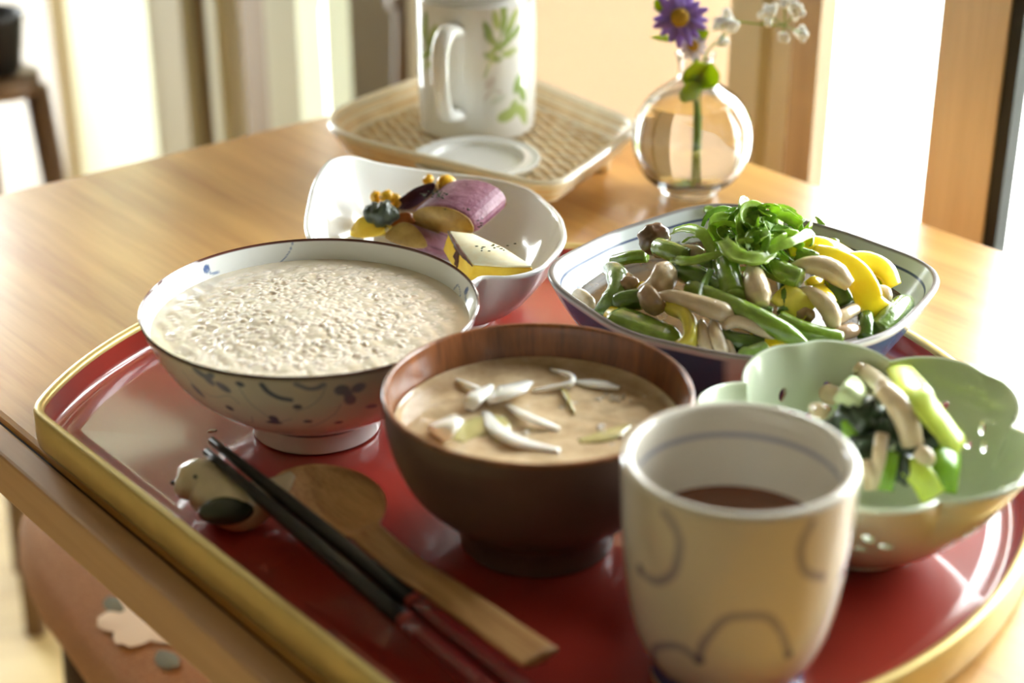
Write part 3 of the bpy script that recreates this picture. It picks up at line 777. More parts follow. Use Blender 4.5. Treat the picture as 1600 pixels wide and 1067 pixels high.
# blue and white square dish
QC = np.array([.106, .730]); ZQ = .0545
q_R = lambda a: .0845 + .0040 * np.cos(4 * a) + .0012 * np.cos(8 * a)
q_Z = lambda a: ZQ + .0012 * np.cos(4 * a)
QW = lin((226, 232, 232)); QB = lin((58, 70, 104)); QD = lin((72, 98, 136)); QL = lin((86, 98, 132))
def q_col(a, K, V):
    q = Paint(a * 0, K * 100, QW)
    out_ = K > 0
    d = np.abs((np.degrees(a) + 45) % 90 - 45)                      # 0 at the corners
    m1 = out_ * np.clip((d - 10) / 3, 0, 1) * np.clip((.965 - K) / .03, 0, 1)
    q.mixin(m1, QD)
    q.mixin(out_ * np.clip((13 - d) / 2, 0, 1) * np.clip((.62 - K) / .04, 0, 1), QB)
    q.mixin(np.clip((K - 1.02) / .01, 0, 1) * .9, lin((120, 108, 104)))
    f = -K
    q.mixin((np.abs(f - .885) < .014) * 1.0, QL)
    # small painted sprigs on the inside
    for k in range(12):
        aa = (k * 30 + 14); q.mixin((np.hypot(dth(np.degrees(a), aa) * 1.3, (f - .66) * 60) < 2.2) * .8, lin((66, 92, 84)))
        q.mixin((np.hypot(dth(np.degrees(a), aa + 4) * 1.3, (f - .70) * 60) < 1.6) * .8, QB)
    return q.col
qd = empty('square_dish', (QC[0], QC[1], zt)); tag(qd, 'rounded square dish, white inside with blue line, dark blue outside, holding stir-fried vegetables', 'dish')
V, F, col = shaped_dish('q', QC, .010, .042, q_R, q_Z, [(0, 0), (.3, .10), (.6, .36), (.84, .70), (1, 1)], 520, None, None, q_col, th=.0034, per=90)
mk('dish_wall', V, F, M('painted_stoneware', (255, 255, 255), .2, spec=.35, attr=True), qd, col=col)
V, F = lathe(smooth_poly([(.038, .0135), (.0385, zt + .001), (.040, zt), (.0425, zt + .0006), (.043, zt + .002), (.0425, .010), (.045, .013)], 30), QC, 96); mk('foot', V, F, m_porc, qd)

# white leaf-shaped bowl with flared lobe
WC = np.array([-.042, .822]); WDROP = .011; WB = np.array([.006, -.028])
wpts = [(480, 318, .064), (492, 280, .070), (515, 252, .074), (545, 246, .072), (590, 256, .066), (640, 264, .061), (700, 272, .057), (760, 279, .0555), (815, 292, .055), (858, 320, .055), (882, 352, .055), (884, 380, .055), (866, 405, .055), (836, 428, .0555), (800, 436, .056), (740, 444, .056)]
WA, WR, WZ = [], [], []
for x, y, z in wpts:
    z -= WDROP; p = at(x, y, z); d = p[:2] - WC; WA.append(math.degrees(math.atan2(d[1], d[0])) % 360); WR.append(np.hypot(*d)); WZ.append(z)
for a, r, z in ((290, .0775, .0445), (265, .076, .045), (240, .073, .046), (215, .068, .048)): WA.append(a); WR.append(r); WZ.append(z)
o_ = np.argsort(WA); WA, WR, WZ = [np.array(v)[o_] for v in (WA, WR, WZ)]
w_R, w_Z = per_spline(WA, WR), per_spline(WA, WZ)
V, F, _ = shaped_dish('w', WC, .011, .026, w_R, w_Z, [(0, 0), (.30, .08), (.60, .30), (.84, .62), (1, 1)], 200, None, None, th=.0032, shift=WB, per=50)
wb = empty('leaf_bowl', (WC[0] + WB[0], WC[1] + WB[1], zt)); tag(wb, 'plain white leaf-shaped bowl with flared lobe holding roasted sweet potato', 'bowl')
mk('bowl_wall', V, F, m_porc, wb)
V, F = lathe(smooth_poly([(.0235, .0145), (.024, zt + .001), (.025, zt), (.0272, zt + .0006), (.0276, zt + .002), (.027, .011), (.029, .014)], 24), WC + WB, 64); mk('foot', V, F, m_porc, wb)

# ------------------------------------------------------------------ chopstick rest, chopsticks, spoon
m_por2 = M('dry_rice', (236, 226, 210), .5)
m_bird = M('cream_glaze', (222, 206, 172), .14, coat=.6, noise=(40, .06)); m_wing = M('green_glaze', (52, 62, 44), .2, coat=.5, noise=(120, .25)); m_eye = M('black_dot', (24, 18, 16), .3)
bd = empty('bird_chopstick_rest', at(350, 810, ZTR)); tag(bd, 'small cream ceramic bird with green wing propping the chopstick tips', 'chopstick rest')
zb = .0165
path = [at(274, 757, .0205), at(283, 757, .0205), at(312, 752, .0205), at(345, 775, .0165), at(378, 790, .0150), at(410, 778, .0160), at(440, 757, .0200), at(458, 740, .0235)]
V, F = tube(path, [.0008, .0062, .0098, .0112, .0108, .0078, (.0058, .0036), (.0022, .0012)], res=44, n=22)
V[:, 2] = np.maximum(V[:, 2], ZTR + .0002)
mk('body', V, F, m_bird, bd)
camd = np.array([.0, 0, HC])
def toward(p, d):
    v = camd - p; return p + v / np.linalg.norm(v) * d
wc = toward(at(354, 798, .0135), .0085)
ax = frame(at(420, 790, .0135) - at(300, 800, .0135), np.array([-.35, -.75, .55]))
V, F = ellipsoid(wc, (.0112, .0058, .0042), ax, 26, 14); V[:, 2] = np.maximum(V[:, 2], ZTR + .0003); mk('wing', V, F, m_wing, bd)
e = toward(at(305, 745, .0225), .0085); V, F = ellipsoid(e, (.0009, .0009, .0009), nu=10, nv=8); mk('eye', V, F, m_eye, bd)
e = at(271, 754, .0206); V, F = ellipsoid(e, (.0012, .001, .001), nu=10, nv=8); mk('beak', V, F, m_eye, bd)

m_black = M('black_lacquer', (10, 13, 11), .3, coat=.15); m_grip = M('dark_red_lacquer', (116, 28, 30), .25, coat=.6); m_ringr = M('red_ring', (150, 50, 36), .4)
def chopstick(p0, p1, label):
    p0, p1 = np.array(p0), np.array(p1); d = p1 - p0; L_ = np.linalg.norm(d); d /= L_
    o = empty('chopstick', p0 + d * L_ * .5); tag(o, label, 'chopstick', 'pair of chopsticks')
    q = lambda t: p0 + d * t
    R_ = lambda t: .0014 + .0013 * min(1, t / .07) + .0007 * (t / .225)
    V, F = tube([q(0), q(.06), q(.132)], [R_(0), R_(.06), R_(.132)], res=14, n=16, ex=3.2); mk('shaft', V, F, m_black, o)
    V, F = tube([q(.1315), q(.1345)], [R_(.133) + .00004] * 2, res=3, n=16, ex=3.2); mk('ring', V, F, m_ringr, o)
    V, F = tube([q(.1342), q(.205)], [R_(.134), R_(.205)], res=8, n=16, ex=3.2); mk('grip', V, F, m_grip, o)
    V, F = tube([q(.2048), q(L_)], [R_(.205), R_(.224)], res=4, n=16, ex=3.2); mk('end_cap', V, F, m_black, o)
def stick(tip, through, zt_, zm):
    a = at(*tip, zt_); b = at(*through, zm); d = (b - a) / np.linalg.norm(b - a); return a, a + d * .225
a, b = stick((330, 688), (660, 952), .0320, .0205); chopstick(a, b, 'black-tipped red chopstick of the pair, the one farther from the tray edge')
a, b = stick((322, 705), (630, 968), .0315, .0195); chopstick(a, b, 'black-tipped red chopstick of the pair, the one nearer the gold tray edge')

m_spoon = wood('spoon_wood', (228, 184, 128), (184, 132, 80), math.atan2(-.787, .616), rough=.4, scale=2.6)
sd = np.array([.616, -.787, 0]); ss_ = np.array([.787, .616, 0]); s0 = np.array([-.0735, .589, 0])
sp_ = empty('wooden_spoon', (s0[0], s0[1], ZTR)); tag(sp_, 'light wooden spoon with oval bowl lying under the chopsticks', 'spoon')
L1 = np.r_[np.linspace(-.0275, .028, 40), np.linspace(.031, .135, 40)]
rings = []
for x in L1:
    e_ = .0216 * math.sqrt(max(.0006, 1 - (x / .0277) ** 2)) if x < .0277 else 0
    w_ = e_ if x <= 0 else (e_ ** 3.2 + (.0068 * min(1, x / .012)) ** 3.2) ** (1 / 3.2) + .0008 * max(0, x - .05) / .08
    dep = .0125 * max(0, 1 - ((x - .0005) / .0268) ** 2) ** .8
    zr = ZTR + .0155 - .0035 * min(1, max(0, (x - .01) / .05)) + .004 * max(0, x - .03) / .1 - .0012 * max(0, 1 - abs(x - .05) / .03)
    thk = .0018 + .0022 * min(1, max(0, (x - .018) / .02))
    top = [(v, zr - dep * (1 - abs(v) ** 2.4) - .0007 * v * v * min(1, max(0, (x - .02) / .02))) for v in np.linspace(-1, 1, 15)]
    bot = [(v * .985, max(ZTR + .0004, zr - dep * 1.0 * (1 - v * v) - thk * (.45 + .55 * (1 - v * v)))) for v in np.linspace(1, -1, 15)]
    rings.append(np.array([s0 + sd * x + ss_ * w_ * v + np.array([0, 0, z]) for v, z in top + bot]))
n_ = 30; V = np.vstack(rings); F = [tuple(int(i) for i in f) for f in gridF(len(rings), n_)]
V = np.vstack([V, rings[0].mean(0), rings[-1].mean(0)]); k = len(rings) * n_
for j in range(n_): F.append((k, (j + 1) % n_, j)); F.append((k + 1, k - n_ + j, k - n_ + (j + 1) % n_))
mk('spoon_body', V, F, m_spoon, sp_)

V, F = ellipsoid(at(332, 673, ZTR + .0002), (.0021, .0009, .0006), frame(at(345, 671, 0) - at(320, 675, 0)), 14, 10); tag(mk('rice_grain', V, F, m_por2), 'single white rice grain stuck to the red tray left of the rice bowl foot', 'rice grain')

# ------------------------------------------------------------------ stir-fry
def mz(x, y):
    d = math.hypot(x - QC[0], y - QC[1]); return .041 + .027 * max(0, 1 - (d / .080) ** 2)
def at2(px, py, lift=0.0):
    z = .05
    for _ in range(24):
        p = at(px, py, z); z = .5 * z + .5 * (mz(p[0], p[1]) + lift)
    return at(px, py, z)
m_sauce = M('amber_sauce', (104, 76, 38), .12, spec=.35, coat=.2, noise=(50, .4), col2=(58, 42, 20))
nr, na = 16, 120
a = np.linspace(0, 2 * PI, na, endpoint=False)
V = np.vstack([np.c_[QC[0] + k * (q_R(a) - .0088) * np.cos(a), QC[1] + k * (q_R(a) - .0088) * np.sin(a), .0415 + 0 * a] for k in np.linspace(.001, 1, nr)])
tag(mk('stir_fry_sauce', V, gridF(nr, na), m_sauce), 'thin brown sauce pooling around the vegetables in the square dish', 'sauce', kind='stuff')
m_bean = M('green_bean', (132, 164, 54), .2, coat=.8, noise=(160, .35), sss=.05, sssr=.002, bump=(380, .35))
m_beand = M('dark_green_bean', (90, 124, 40), .18, coat=.8, noise=(160, .35), sss=.04, sssr=.002, bump=(380, .35))
m_pea = M('pea_pod', (124, 156, 66), .24, coat=.8, noise=(220, .4), sss=.05, sssr=.002, bump=(420, .6))
m_cut = M('cut_bean_face', (172, 196, 104), .3, coat=.4, noise=(700, .2), sss=.2)
m_pep = M('yellow_pepper', (255, 226, 40), .2, coat=.7, noise=(80, .08), sss=.25, sssr=.004, col2=(250, 206, 30))
m_pepin = M('pale_yellow_pepper', (228, 214, 84), .25, coat=.5, noise=(200, .15), sss=.25, sssr=.004)
m_mst = M('mushroom_stem', (222, 200, 162), .28, coat=.7, noise=(120, .2), sss=.25, sssr=.003, bump=(260, .5), stretch=(1, 1, 1))
m_mcap = M('mushroom_cap', (176, 142, 102), .22, coat=.8, noise=(150, .3), sss=.1, sssr=.002, bump=(260, .5))
m_mcapd = M('mushroom_cap_dark', (112, 78, 54), .3, coat=.6, noise=(200, .4), sss=.1)
PXR = .60 * .785 / FPX
def tangent(P, i): 
    d = P[1] - P[0] if i == 0 else P[-2] - P[-1]; return -d / np.linalg.norm(d)
def cutface(P, i, r, parent, mat):
    t = tangent(P, i); c = P[0 if i == 0 else -1] + t * .0003
    fr = frame(t, (0, 0, 1) if abs(t[2]) < .9 else (1, 0, 0))
    V, F = ellipsoid(c, (.0006, r * .9, r * .9), fr, 14, 8); mk('cut_face', V, F, mat, parent)
def bean(name, cat, pts, wpx, label, cuts=(), mat=None, taper=(0, 0), flat=1.0, group='cut green beans in the stir-fry', bumps=0.0, fz=None):
    P = np.array([(fz or at2)(x, y, l) for x, y, l in pts]); r = wpx * PXR
    o = empty(name, P.mean(0)); tag(o, label, cat, group)
    k = 9; rr_ = [r * (1 + bumps * math.cos(i * 2.1)) for i in range(k)]
    for e, q in ((0, taper[0]), (-1, taper[1])):
        if q:
            rr_[e] = r * .12; i1 = 1 if e == 0 else -2; rr_[i1] = r * .72
    V, F = tube(P, [(x, x * flat) for x in rr_], res=26, n=14, wob=.02); mk('body', V, F, mat or m_bean, o)
    for e in cuts: cutface(P, e, r, o, m_cut)
    return o
bean('snap_pea', 'pea pod', [(943, 416, .004), (962, 426, .005), (966, 446, .005), (955, 472, .004), (925, 492, .002)], 29, 'wrinkled curved pea pod at the left end of the square dish', taper=(1, 1), mat=m_pea, bumps=.1, group='pea pods in the stir-fry')
bean('snap_pea', 'pea pod', [(966, 492, .006), (1000, 505, .0065), (1035, 520, .006), (1066, 532, .004)], 44, 'broad flat pea pod along the near left rim of the square dish', taper=(0, 1), mat=m_bean, flat=.42, group='pea pods in the stir-fry')
bean('green_bean', 'bean', [(955, 478, .003), (980, 470, .004), (1008, 466, .003)], 29, 'dark green bean behind the broad pea pod, beside the curled mushroom cap', taper=(1, 0), mat=m_beand)
bean('green_bean', 'bean', [(1128, 396, .004), (1137, 428, .006), (1148, 466, .0065)], 36, 'thick cut bean pointing at the viewer below the shiso heap', cuts=(-1,))
bean('green_bean', 'bean', [(1185, 410, .006), (1215, 422, .008), (1250, 437, .009)], 29, 'short bean with pale cut end to the right below the shiso heap', cuts=(-1,))
bean('green_bean', 'bean', [(1080, 452, .004), (1120, 468, .0075), (1170, 490, .009), (1222, 517, .008), (1268, 541, .004)], 27, 'longest green bean slanting across the front of the stir-fry', taper=(0, 1))
bean('green_bean', 'bean', [(1056, 416, .004), (1088, 432, .006), (1128, 456, .004)], 31, 'dark bean left below the shiso heap beside the pale mushroom cap', mat=m_beand)
bean('green_bean', 'bean', [(1218, 500, .002), (1258, 518, .004), (1312, 531, .003)], 25, 'green bean near the front ending beside the blossom dish rim', cuts=(-1,))
bean('green_bean', 'bean', [(1370, 520, .003), (1395, 492, .006), (1424, 466, .005)], 31, 'thick round-ended bean at the right rim of the square dish', taper=(0, 1), mat=m_pea)
bean('green_bean', 'bean', [(1352, 490, .002), (1353, 506, .004), (1352, 528, .002)], 21, 'stubby upright bean under the big yellow pepper strip', mat=m_beand)
bean('green_bean', 'bean', [(1366, 452, .003), (1380, 436, .006), (1390, 424, .007)], 21, 'short slanted bean end in front of the rightmost yellow pepper strip', cuts=(-1,))
bean('green_bean', 'bean', [(1030, 386, .010), (1046, 392, .011), (1072, 402, .010)], 26, 'bean piece with cut end at the left of the shiso heap', cuts=(0,))
bean('green_bean', 'bean', [(1292, 436, .000), (1308, 452, .003), (1322, 476, .001)], 28, 'dark bean deep between the two big yellow pepper strips', mat=m_beand)
bean('green_bean', 'bean', [(1301, 396, .004), (1302, 384, .010), (1303, 376, .012)], 15, 'thin bean tip standing up from the far yellow pepper strip', cuts=(-1,))
bean('green_bean', 'bean', [(1128, 528, .001), (1160, 536, .002), (1192, 540, .001)], 26, 'bean lying low beside the front mushroom stems', mat=m_beand)
bean('snap_pea', 'pea pod', [(1150, 558, .004), (1172, 556, .005), (1196, 548, .004)], 26, 'glossy pea pod end at the near rim beside the blossom dish', taper=(1, 0), mat=m_pea, group='pea pods in the stir-fry')
bean('green_bean', 'bean', [(960, 408, .001), (985, 402, .002), (1010, 400, .001)], 18, 'bean half sunk in sauce at the far left of the square dish')
bean('green_bean', 'bean', [(1248, 396, .010), (1266, 402, .011), (1284, 408, .010)], 20, 'bean piece tucked under the right side of the shiso heap')
bean('green_bean', 'bean', [(1160, 470, .002), (1180, 482, .003), (1205, 490, .002)], 18, 'thin dark bean behind the longest bean', mat=m_beand)
bean('green_bean', 'bean', [(1225, 440, .001), (1228, 465, .003), (1226, 490, .001)], 20, 'dark bean standing between the upright stem and the pepper wedge', mat=m_beand)

def pepper(pts, wpx, label, up=(0, -.5, 1), mat=None, th=.0014, inner=True, tw=0.0, tap=.85):
    P = np.array([at2(x, y, l) for x, y, l in pts]); r = wpx * PXR
    o = empty('pepper_strip', P.mean(0)); tag(o, label, 'pepper', 'yellow pepper strips in the stir-fry')
    V, F = tube(P, [(r * tap, th), (r, th), (r, th), (r * tap, th)], res=26, n=14, up=up, ex=3.0, twist=tw); mk('skin', V, F, mat or m_pep, o)
    if inner:
        u = np.array(up, float); u /= np.linalg.norm(u)
        V, F = tube(P - u * th * .9, [(r * tap * .9, th * .6), (r * .92, th * .6), (r * .92, th * .6), (r * tap * .9, th * .6)], res=26, n=12, up=up, ex=3.0, twist=tw); mk('flesh', V, F, m_pepin, o)
pepper([(1046, 480, .004), (1068, 490, .006), (1080, 510, .007), (1078, 532, .006), (1056, 548, .003)], 25, 'curved yellow pepper strip at the near left, hooked round the flat pea pod', up=(.9, -.3, .5), mat=m_pepin, inner=False, th=.0030)
pepper([(1268, 398, .012), (1300, 406, .014), (1334, 424, .014), (1352, 450, .012), (1362, 476, .008), (1386, 494, .004)], 40, 'widest yellow pepper strip arching over the right half of the stir-fry', up=(.35, -.7, .75))
pepper([(1232, 386, .012), (1262, 384, .013), (1300, 390, .013), (1336, 408, .010)], 32, 'long yellow pepper strip at the far side behind the thin bean tip', up=(.1, -.6, .8))
pepper([(1330, 410, .010), (1358, 410, .012), (1384, 424, .012), (1396, 448, .008)], 34, 'rightmost yellow pepper strip at the far right of the stir-fry', up=(.5, -.5, .7))
pepper([(1218, 458, .003), (1238, 470, .005), (1262, 492, .002)], 38, 'olive-yellow pepper wedge right of the upright mushroom stem', up=(.2, -.8, .5), mat=m_pepin, th=.002)
pepper([(1278, 450, .008), (1288, 462, .0095), (1298, 476, .008)], 25, 'small square of yellow pepper resting on the curved mushroom', up=(.3, -.7, .6), th=.002)
pepper([(952, 488, .004), (966, 496, .005), (982, 505, .003)], 22, 'little yellow pepper piece at the left tip of the flat pea pod', up=(-.2, -.7, .7), th=.002)
pepper([(1172, 524, .003), (1198, 534, .004), (1228, 548, .002)], 28, 'yellow pepper strip at the near rim under the longest bean', up=(.1, -.7, .7))
pepper([(988, 452, .003), (1010, 449, .004), (1034, 452, .003)], 16, 'sliver of yellow pepper under the pale mushroom cap', up=(0, -.7, .7))
pepper([(1262, 446, .002), (1274, 440, .003), (1290, 436, .002)], 16, 'orange-yellow pepper sliver under the thick mushroom stem', up=(0, -.7, .7))

def mushroom(pts, wpx, label, cap=None, ends=(.8, 1.0), mat=None, capmat=None):
    """pts: stem path; cap: (px, py, lift, size px, direction) dome at the first end"""
    P = np.array([at2(x, y, l) for x, y, l in pts]); r = wpx * PXR * .86
    o = empty('shimeji_mushroom', P.mean(0)); tag(o, label, 'mushroom', 'shimeji mushrooms in the stir-fry')
    V, F = tube(P, [r * ends[0] * .55, r * ends[0], r * (ends[0] + ends[1]) / 2, r * ends[1], r * ends[1], r * ends[1] * .6], res=26, n=14, wob=.03); mk('stem', V, F, mat or m_mst, o)
    if cap:
        c = at2(cap[0], cap[1], cap[2]); d = at2(cap[4][0], cap[4][1], cap[2] + (cap[4][2] if len(cap[4]) > 2 else 0)) - c; d /= np.linalg.norm(d); R_ = cap[3] * PXR
        fr = frame(d, (0.2, .3, 1)); V = []; n1, n2 = 12, 22
        for i in range(n1):
            t = i / (n1 - 1) * PI * .62
            V += [fr @ np.array([math.cos(t) * R_ * .8, math.sin(t) * R_ * math.cos(b), math.sin(t) * R_ * math.sin(b)]) * 1.0 for b in np.linspace(0, 2 * PI, n2, endpoint=False)]
        t = PI * .62
        for q, x in ((.8, -.16), (.4, .12), (.05, .16)):
            V += [fr @ np.array([x * R_, q * R_ * .9 * math.cos(b), q * R_ * .9 * math.sin(b)]) for b in np.linspace(0, 2 * PI, n2, endpoint=False)]
        V = np.array(V); L_ = np.linalg.norm(V, axis=1)[:, None] + 1e-9; U = V / L_; wr = .09 if capmat is m_mcapd else .05; V = V * (1 + wr * (np.sin(U @ np.array([7., 3., 5.])) * .6 + np.sin(U @ np.array([-4., 7., 6.]) + 1) * .5)[:, None]) + c; mk('cap', V, [tuple(int(x) for x in f) for f in gridF(n1 + 3, n2)], capmat or m_mcap, o)
mushroom([(1024, 463, .008), (1052, 463, .010), (1088, 474, .011), (1124, 486, .010), (1150, 492, .007)], 27, 'shimeji mushroom with curled brown cap lying across the left of the stir-fry', cap=(1020, 468, .008, 44, (1008, 476)), ends=(.7, 1.1))
mushroom([(1034, 436, .010), (1018, 444, .009), (996, 458, .006)], 28, 'pale shimeji mushroom with cream cap facing right near the left end', cap=(1036, 434, .010, 42, (1052, 438)), ends=(1.1, .6), capmat=m_mst)
mushroom([(1176, 414, .008), (1180, 440, .011), (1190, 478, .008)], 36, 'thick white mushroom stem standing upright at the middle of the stir-fry', ends=(.75, 1.05))
mushroom([(1232, 420, .009), (1266, 414, .013), (1298, 422, .014), (1328, 446, .012)], 31, 'thick pale mushroom stem lying under the widest pepper strip', ends=(.75, 1.1))
mushroom([(1244, 456, .003), (1272, 462, .007), (1296, 484, .008), (1304, 514, .004)], 29, 'curved beige mushroom drooping at the front of the pepper wedge', ends=(.8, 1.0))
mushroom([(1300, 503, .003), (1320, 492, .005), (1345, 478, .004)], 21, 'slim mushroom stem running under the widest pepper strip toward the front', ends=(1, .9))
mushroom([(1096, 502, .004), (1099, 525, .006), (1108, 556, .003)], 20, 'leftmost of three slim mushroom stems hanging at the near rim', ends=(.8, 1.0))
mushroom([(1114, 502, .004), (1120, 528, .007), (1132, 562, .003)], 23, 'middle one of three slim mushroom stems hanging at the near rim', ends=(.8, 1.0))
mushroom([(1134, 520, .003), (1140, 542, .004), (1150, 566, .002)], 13, 'thinnest of three slim mushroom stems hanging at the near rim', ends=(.8, 1.0))
mushroom([(1130, 512, .007), (1150, 502, .009), (1180, 512, .008), (1212, 530, .004)], 20, 'white mushroom strip bent beneath the longest bean', ends=(.9, .9))
mushroom([(1028, 402, .004), (1030, 392, .006), (1034, 384, .006)], 26, 'dark brown wrinkled mushroom at the far left of the shiso heap', cap=(1022, 374, .010, 44, (1012, 370, .006)), mat=m_mcap, capmat=m_mcapd)
mushroom([(992, 448, .003), (984, 440, .004), (974, 432, .003)], 22, 'small brown mushroom cap right of the wrinkled pea pod', cap=(984, 446, .005, 27, (982, 454, .001)), mat=m_mcap)
mushroom([(900, 462, .000), (914, 468, .001), (924, 478, .0)], 28, 'pale mushroom slice sunk in sauce at the left end of the dish', ends=(1, .8))
mushroom([(1372, 470, .004), (1378, 462, .006), (1386, 456, .006)], 20, 'round white mushroom cap between widest pepper strip and right bean', cap=(1376, 462, .006, 30, (1376, 468)), capmat=m_mst)
mushroom([(1292, 528, .002), (1316, 520, .004), (1342, 514, .002)], 26, 'translucent brown mushroom piece at the near right rim', ends=(.8, .9), mat=m_mcap)
mushroom([(1050, 398, .008), (1075, 392, .010), (1100, 396, .008)], 24, 'pale mushroom showing through the left loop of shiso', ends=(.9, .8))
mushroom([(1240, 500, .000), (1256, 488, .002), (1270, 500, .001)], 26, 'brownish mushroom in the shade below the curved beige one', ends=(.9, .8), mat=m_mcap)

m_shiso = M('shiso_green', (196, 226, 104), .25, coat=.5, noise=(200, .3), transl=.5)
m_shisod = M('shiso_dark_green', (150, 190, 78), .25, coat=.5, noise=(200, .35), transl=.4)
def shred(P, wd, label, mat=None, up=(0, 0, 1), tw=0.0):
    Q = smooth_poly(P, 26); T = np.gradient(Q, axis=0); T /= np.linalg.norm(T, axis=1)[:, None]
    u = np.asarray(up, float); n_ = u - T[0] * (u @ T[0]); n_ /= np.linalg.norm(n_); V = []
    for i in range(26):
        n_ = n_ - T[i] * (n_ @ T[i]); n_ /= np.linalg.norm(n_); b_ = np.cross(T[i], n_); k = tw * i / 25
        n2 = n_ * math.cos(k) + b_ * math.sin(k); b2 = np.cross(T[i], n2)
        q = wd * 1.25 * (.45 + .55 * math.sin(PI * min(1, .12 + i / 25 * .9)) ** .5) * rnd.uniform(.88, 1.12); f = wd * rnd.uniform(.15, .45)
        for v in (-1, -.5, 0, .5, 1): V.append(Q[i] + b2 * q * v + n2 * f * (abs(v) - .5))
    o = mk('shiso_shred', np.array(V), gridF(26, 5, False), mat or m_shiso); sm = o.modifiers.new('t', 'SOLIDIFY'); sm.thickness = .0003
    return tag(o, label, 'herb shred', 'shiso shreds heaped on the stir-fry')
def sh(pts, wpx, label, **k):
    return shred(np.array([at2(*p) for p in pts]), wpx * PXR * .68, label, **k)
sh([(1050, 362, .012), (1072, 356, .016), (1096, 364, .018), (1110, 388, .014), (1106, 398, .012)], 17, 'bright shiso ribbon arching out at the left of the heap', up=(-.3, -.4, .9))
sh([(1068, 378, .011), (1080, 370, .015), (1100, 372, .015)], 10, 'short dark shiso ribbon inside the left loop of the heap', mat=m_shisod)
sh([(1048, 404, .011), (1075, 408, .014), (1105, 402, .015), (1130, 394, .016)], 16, 'shiso ribbon sweeping along the left foot of the heap', up=(0, -.8, .6))
sh([(1200, 392, .020), (1240, 376, .022), (1268, 364, .018), (1271, 384, .014), (1252, 392, .010)], 15, 'thin translucent shiso loop reaching farthest right of the heap', up=(.5, -.5, .7))
sh([(1128, 374, .018), (1150, 398, .020), (1185, 404, .020), (1210, 392, .018)], 26, 'broad shiso ribbon curving across the front of the heap', up=(0, -.9, .5))
sh([(1185, 330, .020), (1196, 320, .026), (1210, 324, .024), (1208, 336, .020)], 20, 'shiso tip sticking up highest on the heap', up=(.2, -.8, .5))
sh([(1125, 345, .014), (1140, 331, .020), (1160, 326, .022)], 13, 'glossy shiso sliver rising at the far left of the heap', up=(-.3, -.5, .8), mat=m_shisod)
sh([(1204, 410, .012), (1214, 428, .010), (1226, 438, .011)], 9, 'narrow shiso strand hanging down the front right of the heap', up=(0, -1, .3))
sh([(1112, 420, .012), (1100, 445, .011), (1094, 470, .012), (1096, 478, .010)], 11, 'lone shiso strand trailing down onto the long mushroom stem', up=(0, -1, .3), mat=m_shisod)
sh([(1150, 470, .010), (1175, 484, .012), (1208, 492, .008)], 14, 'shiso leaf strip lying flat below the upright mushroom stem', mat=m_shisod)
zones = [('at the left side', 1132), ('left of the middle', 1160), ('in the middle', 1186), ('right of the middle', 1212), ('at the right side', 1238)]
for i in range(80):
    zn, zx = zones[i % 5]; row = (i // 5) % 4
    px = zx + rnd.uniform(-22, 22); py = (342, 358, 374, 392)[row] + rnd.uniform(-7, 7) + abs(px - 1186) * .10
    lf = (.017, .015, .013, .010)[row] * (1 - abs(px - 1186) / 130) + rnd.uniform(.001, .005)
    c = at2(px, py, lf); r = rnd.uniform(.0050, .0110); a0 = rnd.random() * 2 * PI; span = (rnd.uniform(3.6, 4.6), rnd.uniform(1.4, 2.0), rnd.uniform(2.4, 3.2), rnd.uniform(.8, 1.2))[i // 20]
    n0 = np.array([rnd.gauss(0, .7), rnd.gauss(-.3, .7), rnd.gauss(.6, .5)]); n0 /= np.linalg.norm(n0)
    fr = frame(n0, (.3, .2, 1) if abs(n0[2]) < .9 else (1, 0, 0))
    P = np.array([c + fr @ np.array([(k - 2) * .0011, r * math.cos(a0 + span * k / 5), r * .75 * math.sin(a0 + span * k / 5)]) for k in range(6)])
    dk = rnd.random() < .4; rw = ('topmost', 'high up', 'low down', 'at the foot')[row]
    shred(P, rnd.uniform(.0011, .0021), '%s %s green shiso shred %s of the heap, %s' % (('tightly curled', 'gently bent', 'half-looped', 'flat')[i // 20], 'dark' if dk else 'bright', zn, rw), mat=m_shisod if dk else m_shiso, up=n0, tw=rnd.uniform(-.8, .8))

# ------------------------------------------------------------------ greens salad in the blossom dish
m_gst = M('greens_stem', (206, 224, 92), .25, coat=.15, noise=(90, .12), sss=.3, sssr=.005)
m_gst2 = M('greens_stem_deep', (128, 172, 48), .25, coat=.15, noise=(120, .2), sss=.25, sssr=.004)
m_gst3 = M('greens_stem_white', (206, 222, 170), .25, coat=.15, noise=(120, .15), sss=.3, sssr=.005)
m_gleaf = M('cooked_leaf', (40, 62, 36), .28, coat=.5, noise=(260, .45), bump=(420, .8))
PXS = .58 * .64 / FPX
def gz(x, y):
    d = math.hypot(x - GC[0], y - GC[1] + .002); return .034 + .026 * max(0, 1 - (d / .050) ** 2)
def at3(px, py, lift=0.0):
    z = .045
    for _ in range(24):
        p = at(px, py, z); z = .5 * z + .5 * (gz(p[0], p[1]) + lift)
    return at(px, py, z)
def green(name, cat, pts, wpx, label, mat, flat=.6, ends=(1, 1), up=(-.15, -.85, .5), cuts=(), ex=2.2, group='greens and mushrooms in the blossom dish'):
    P = np.array([at3(x, y, l) for x, y, l in pts]); r = wpx * PXS
    o = empty(name, P.mean(0)); tag(o, label, cat, group)
    V, F = tube(P, [(r * ends[0], r * ends[0] * flat), (r, r * flat), (r, r * flat), (r * ends[1], r * ends[1] * flat)], res=22, n=16, up=up, ex=ex); mk('body', V, F, mat, o)
    for e in cuts:
        t = tangent(P, e); V, F = ellipsoid(P[e] + t * .0002, (.0006, r * .88, r * flat * .88), frame(t, up), 14, 8); mk('cut_face', V, F, m_gst3, o)
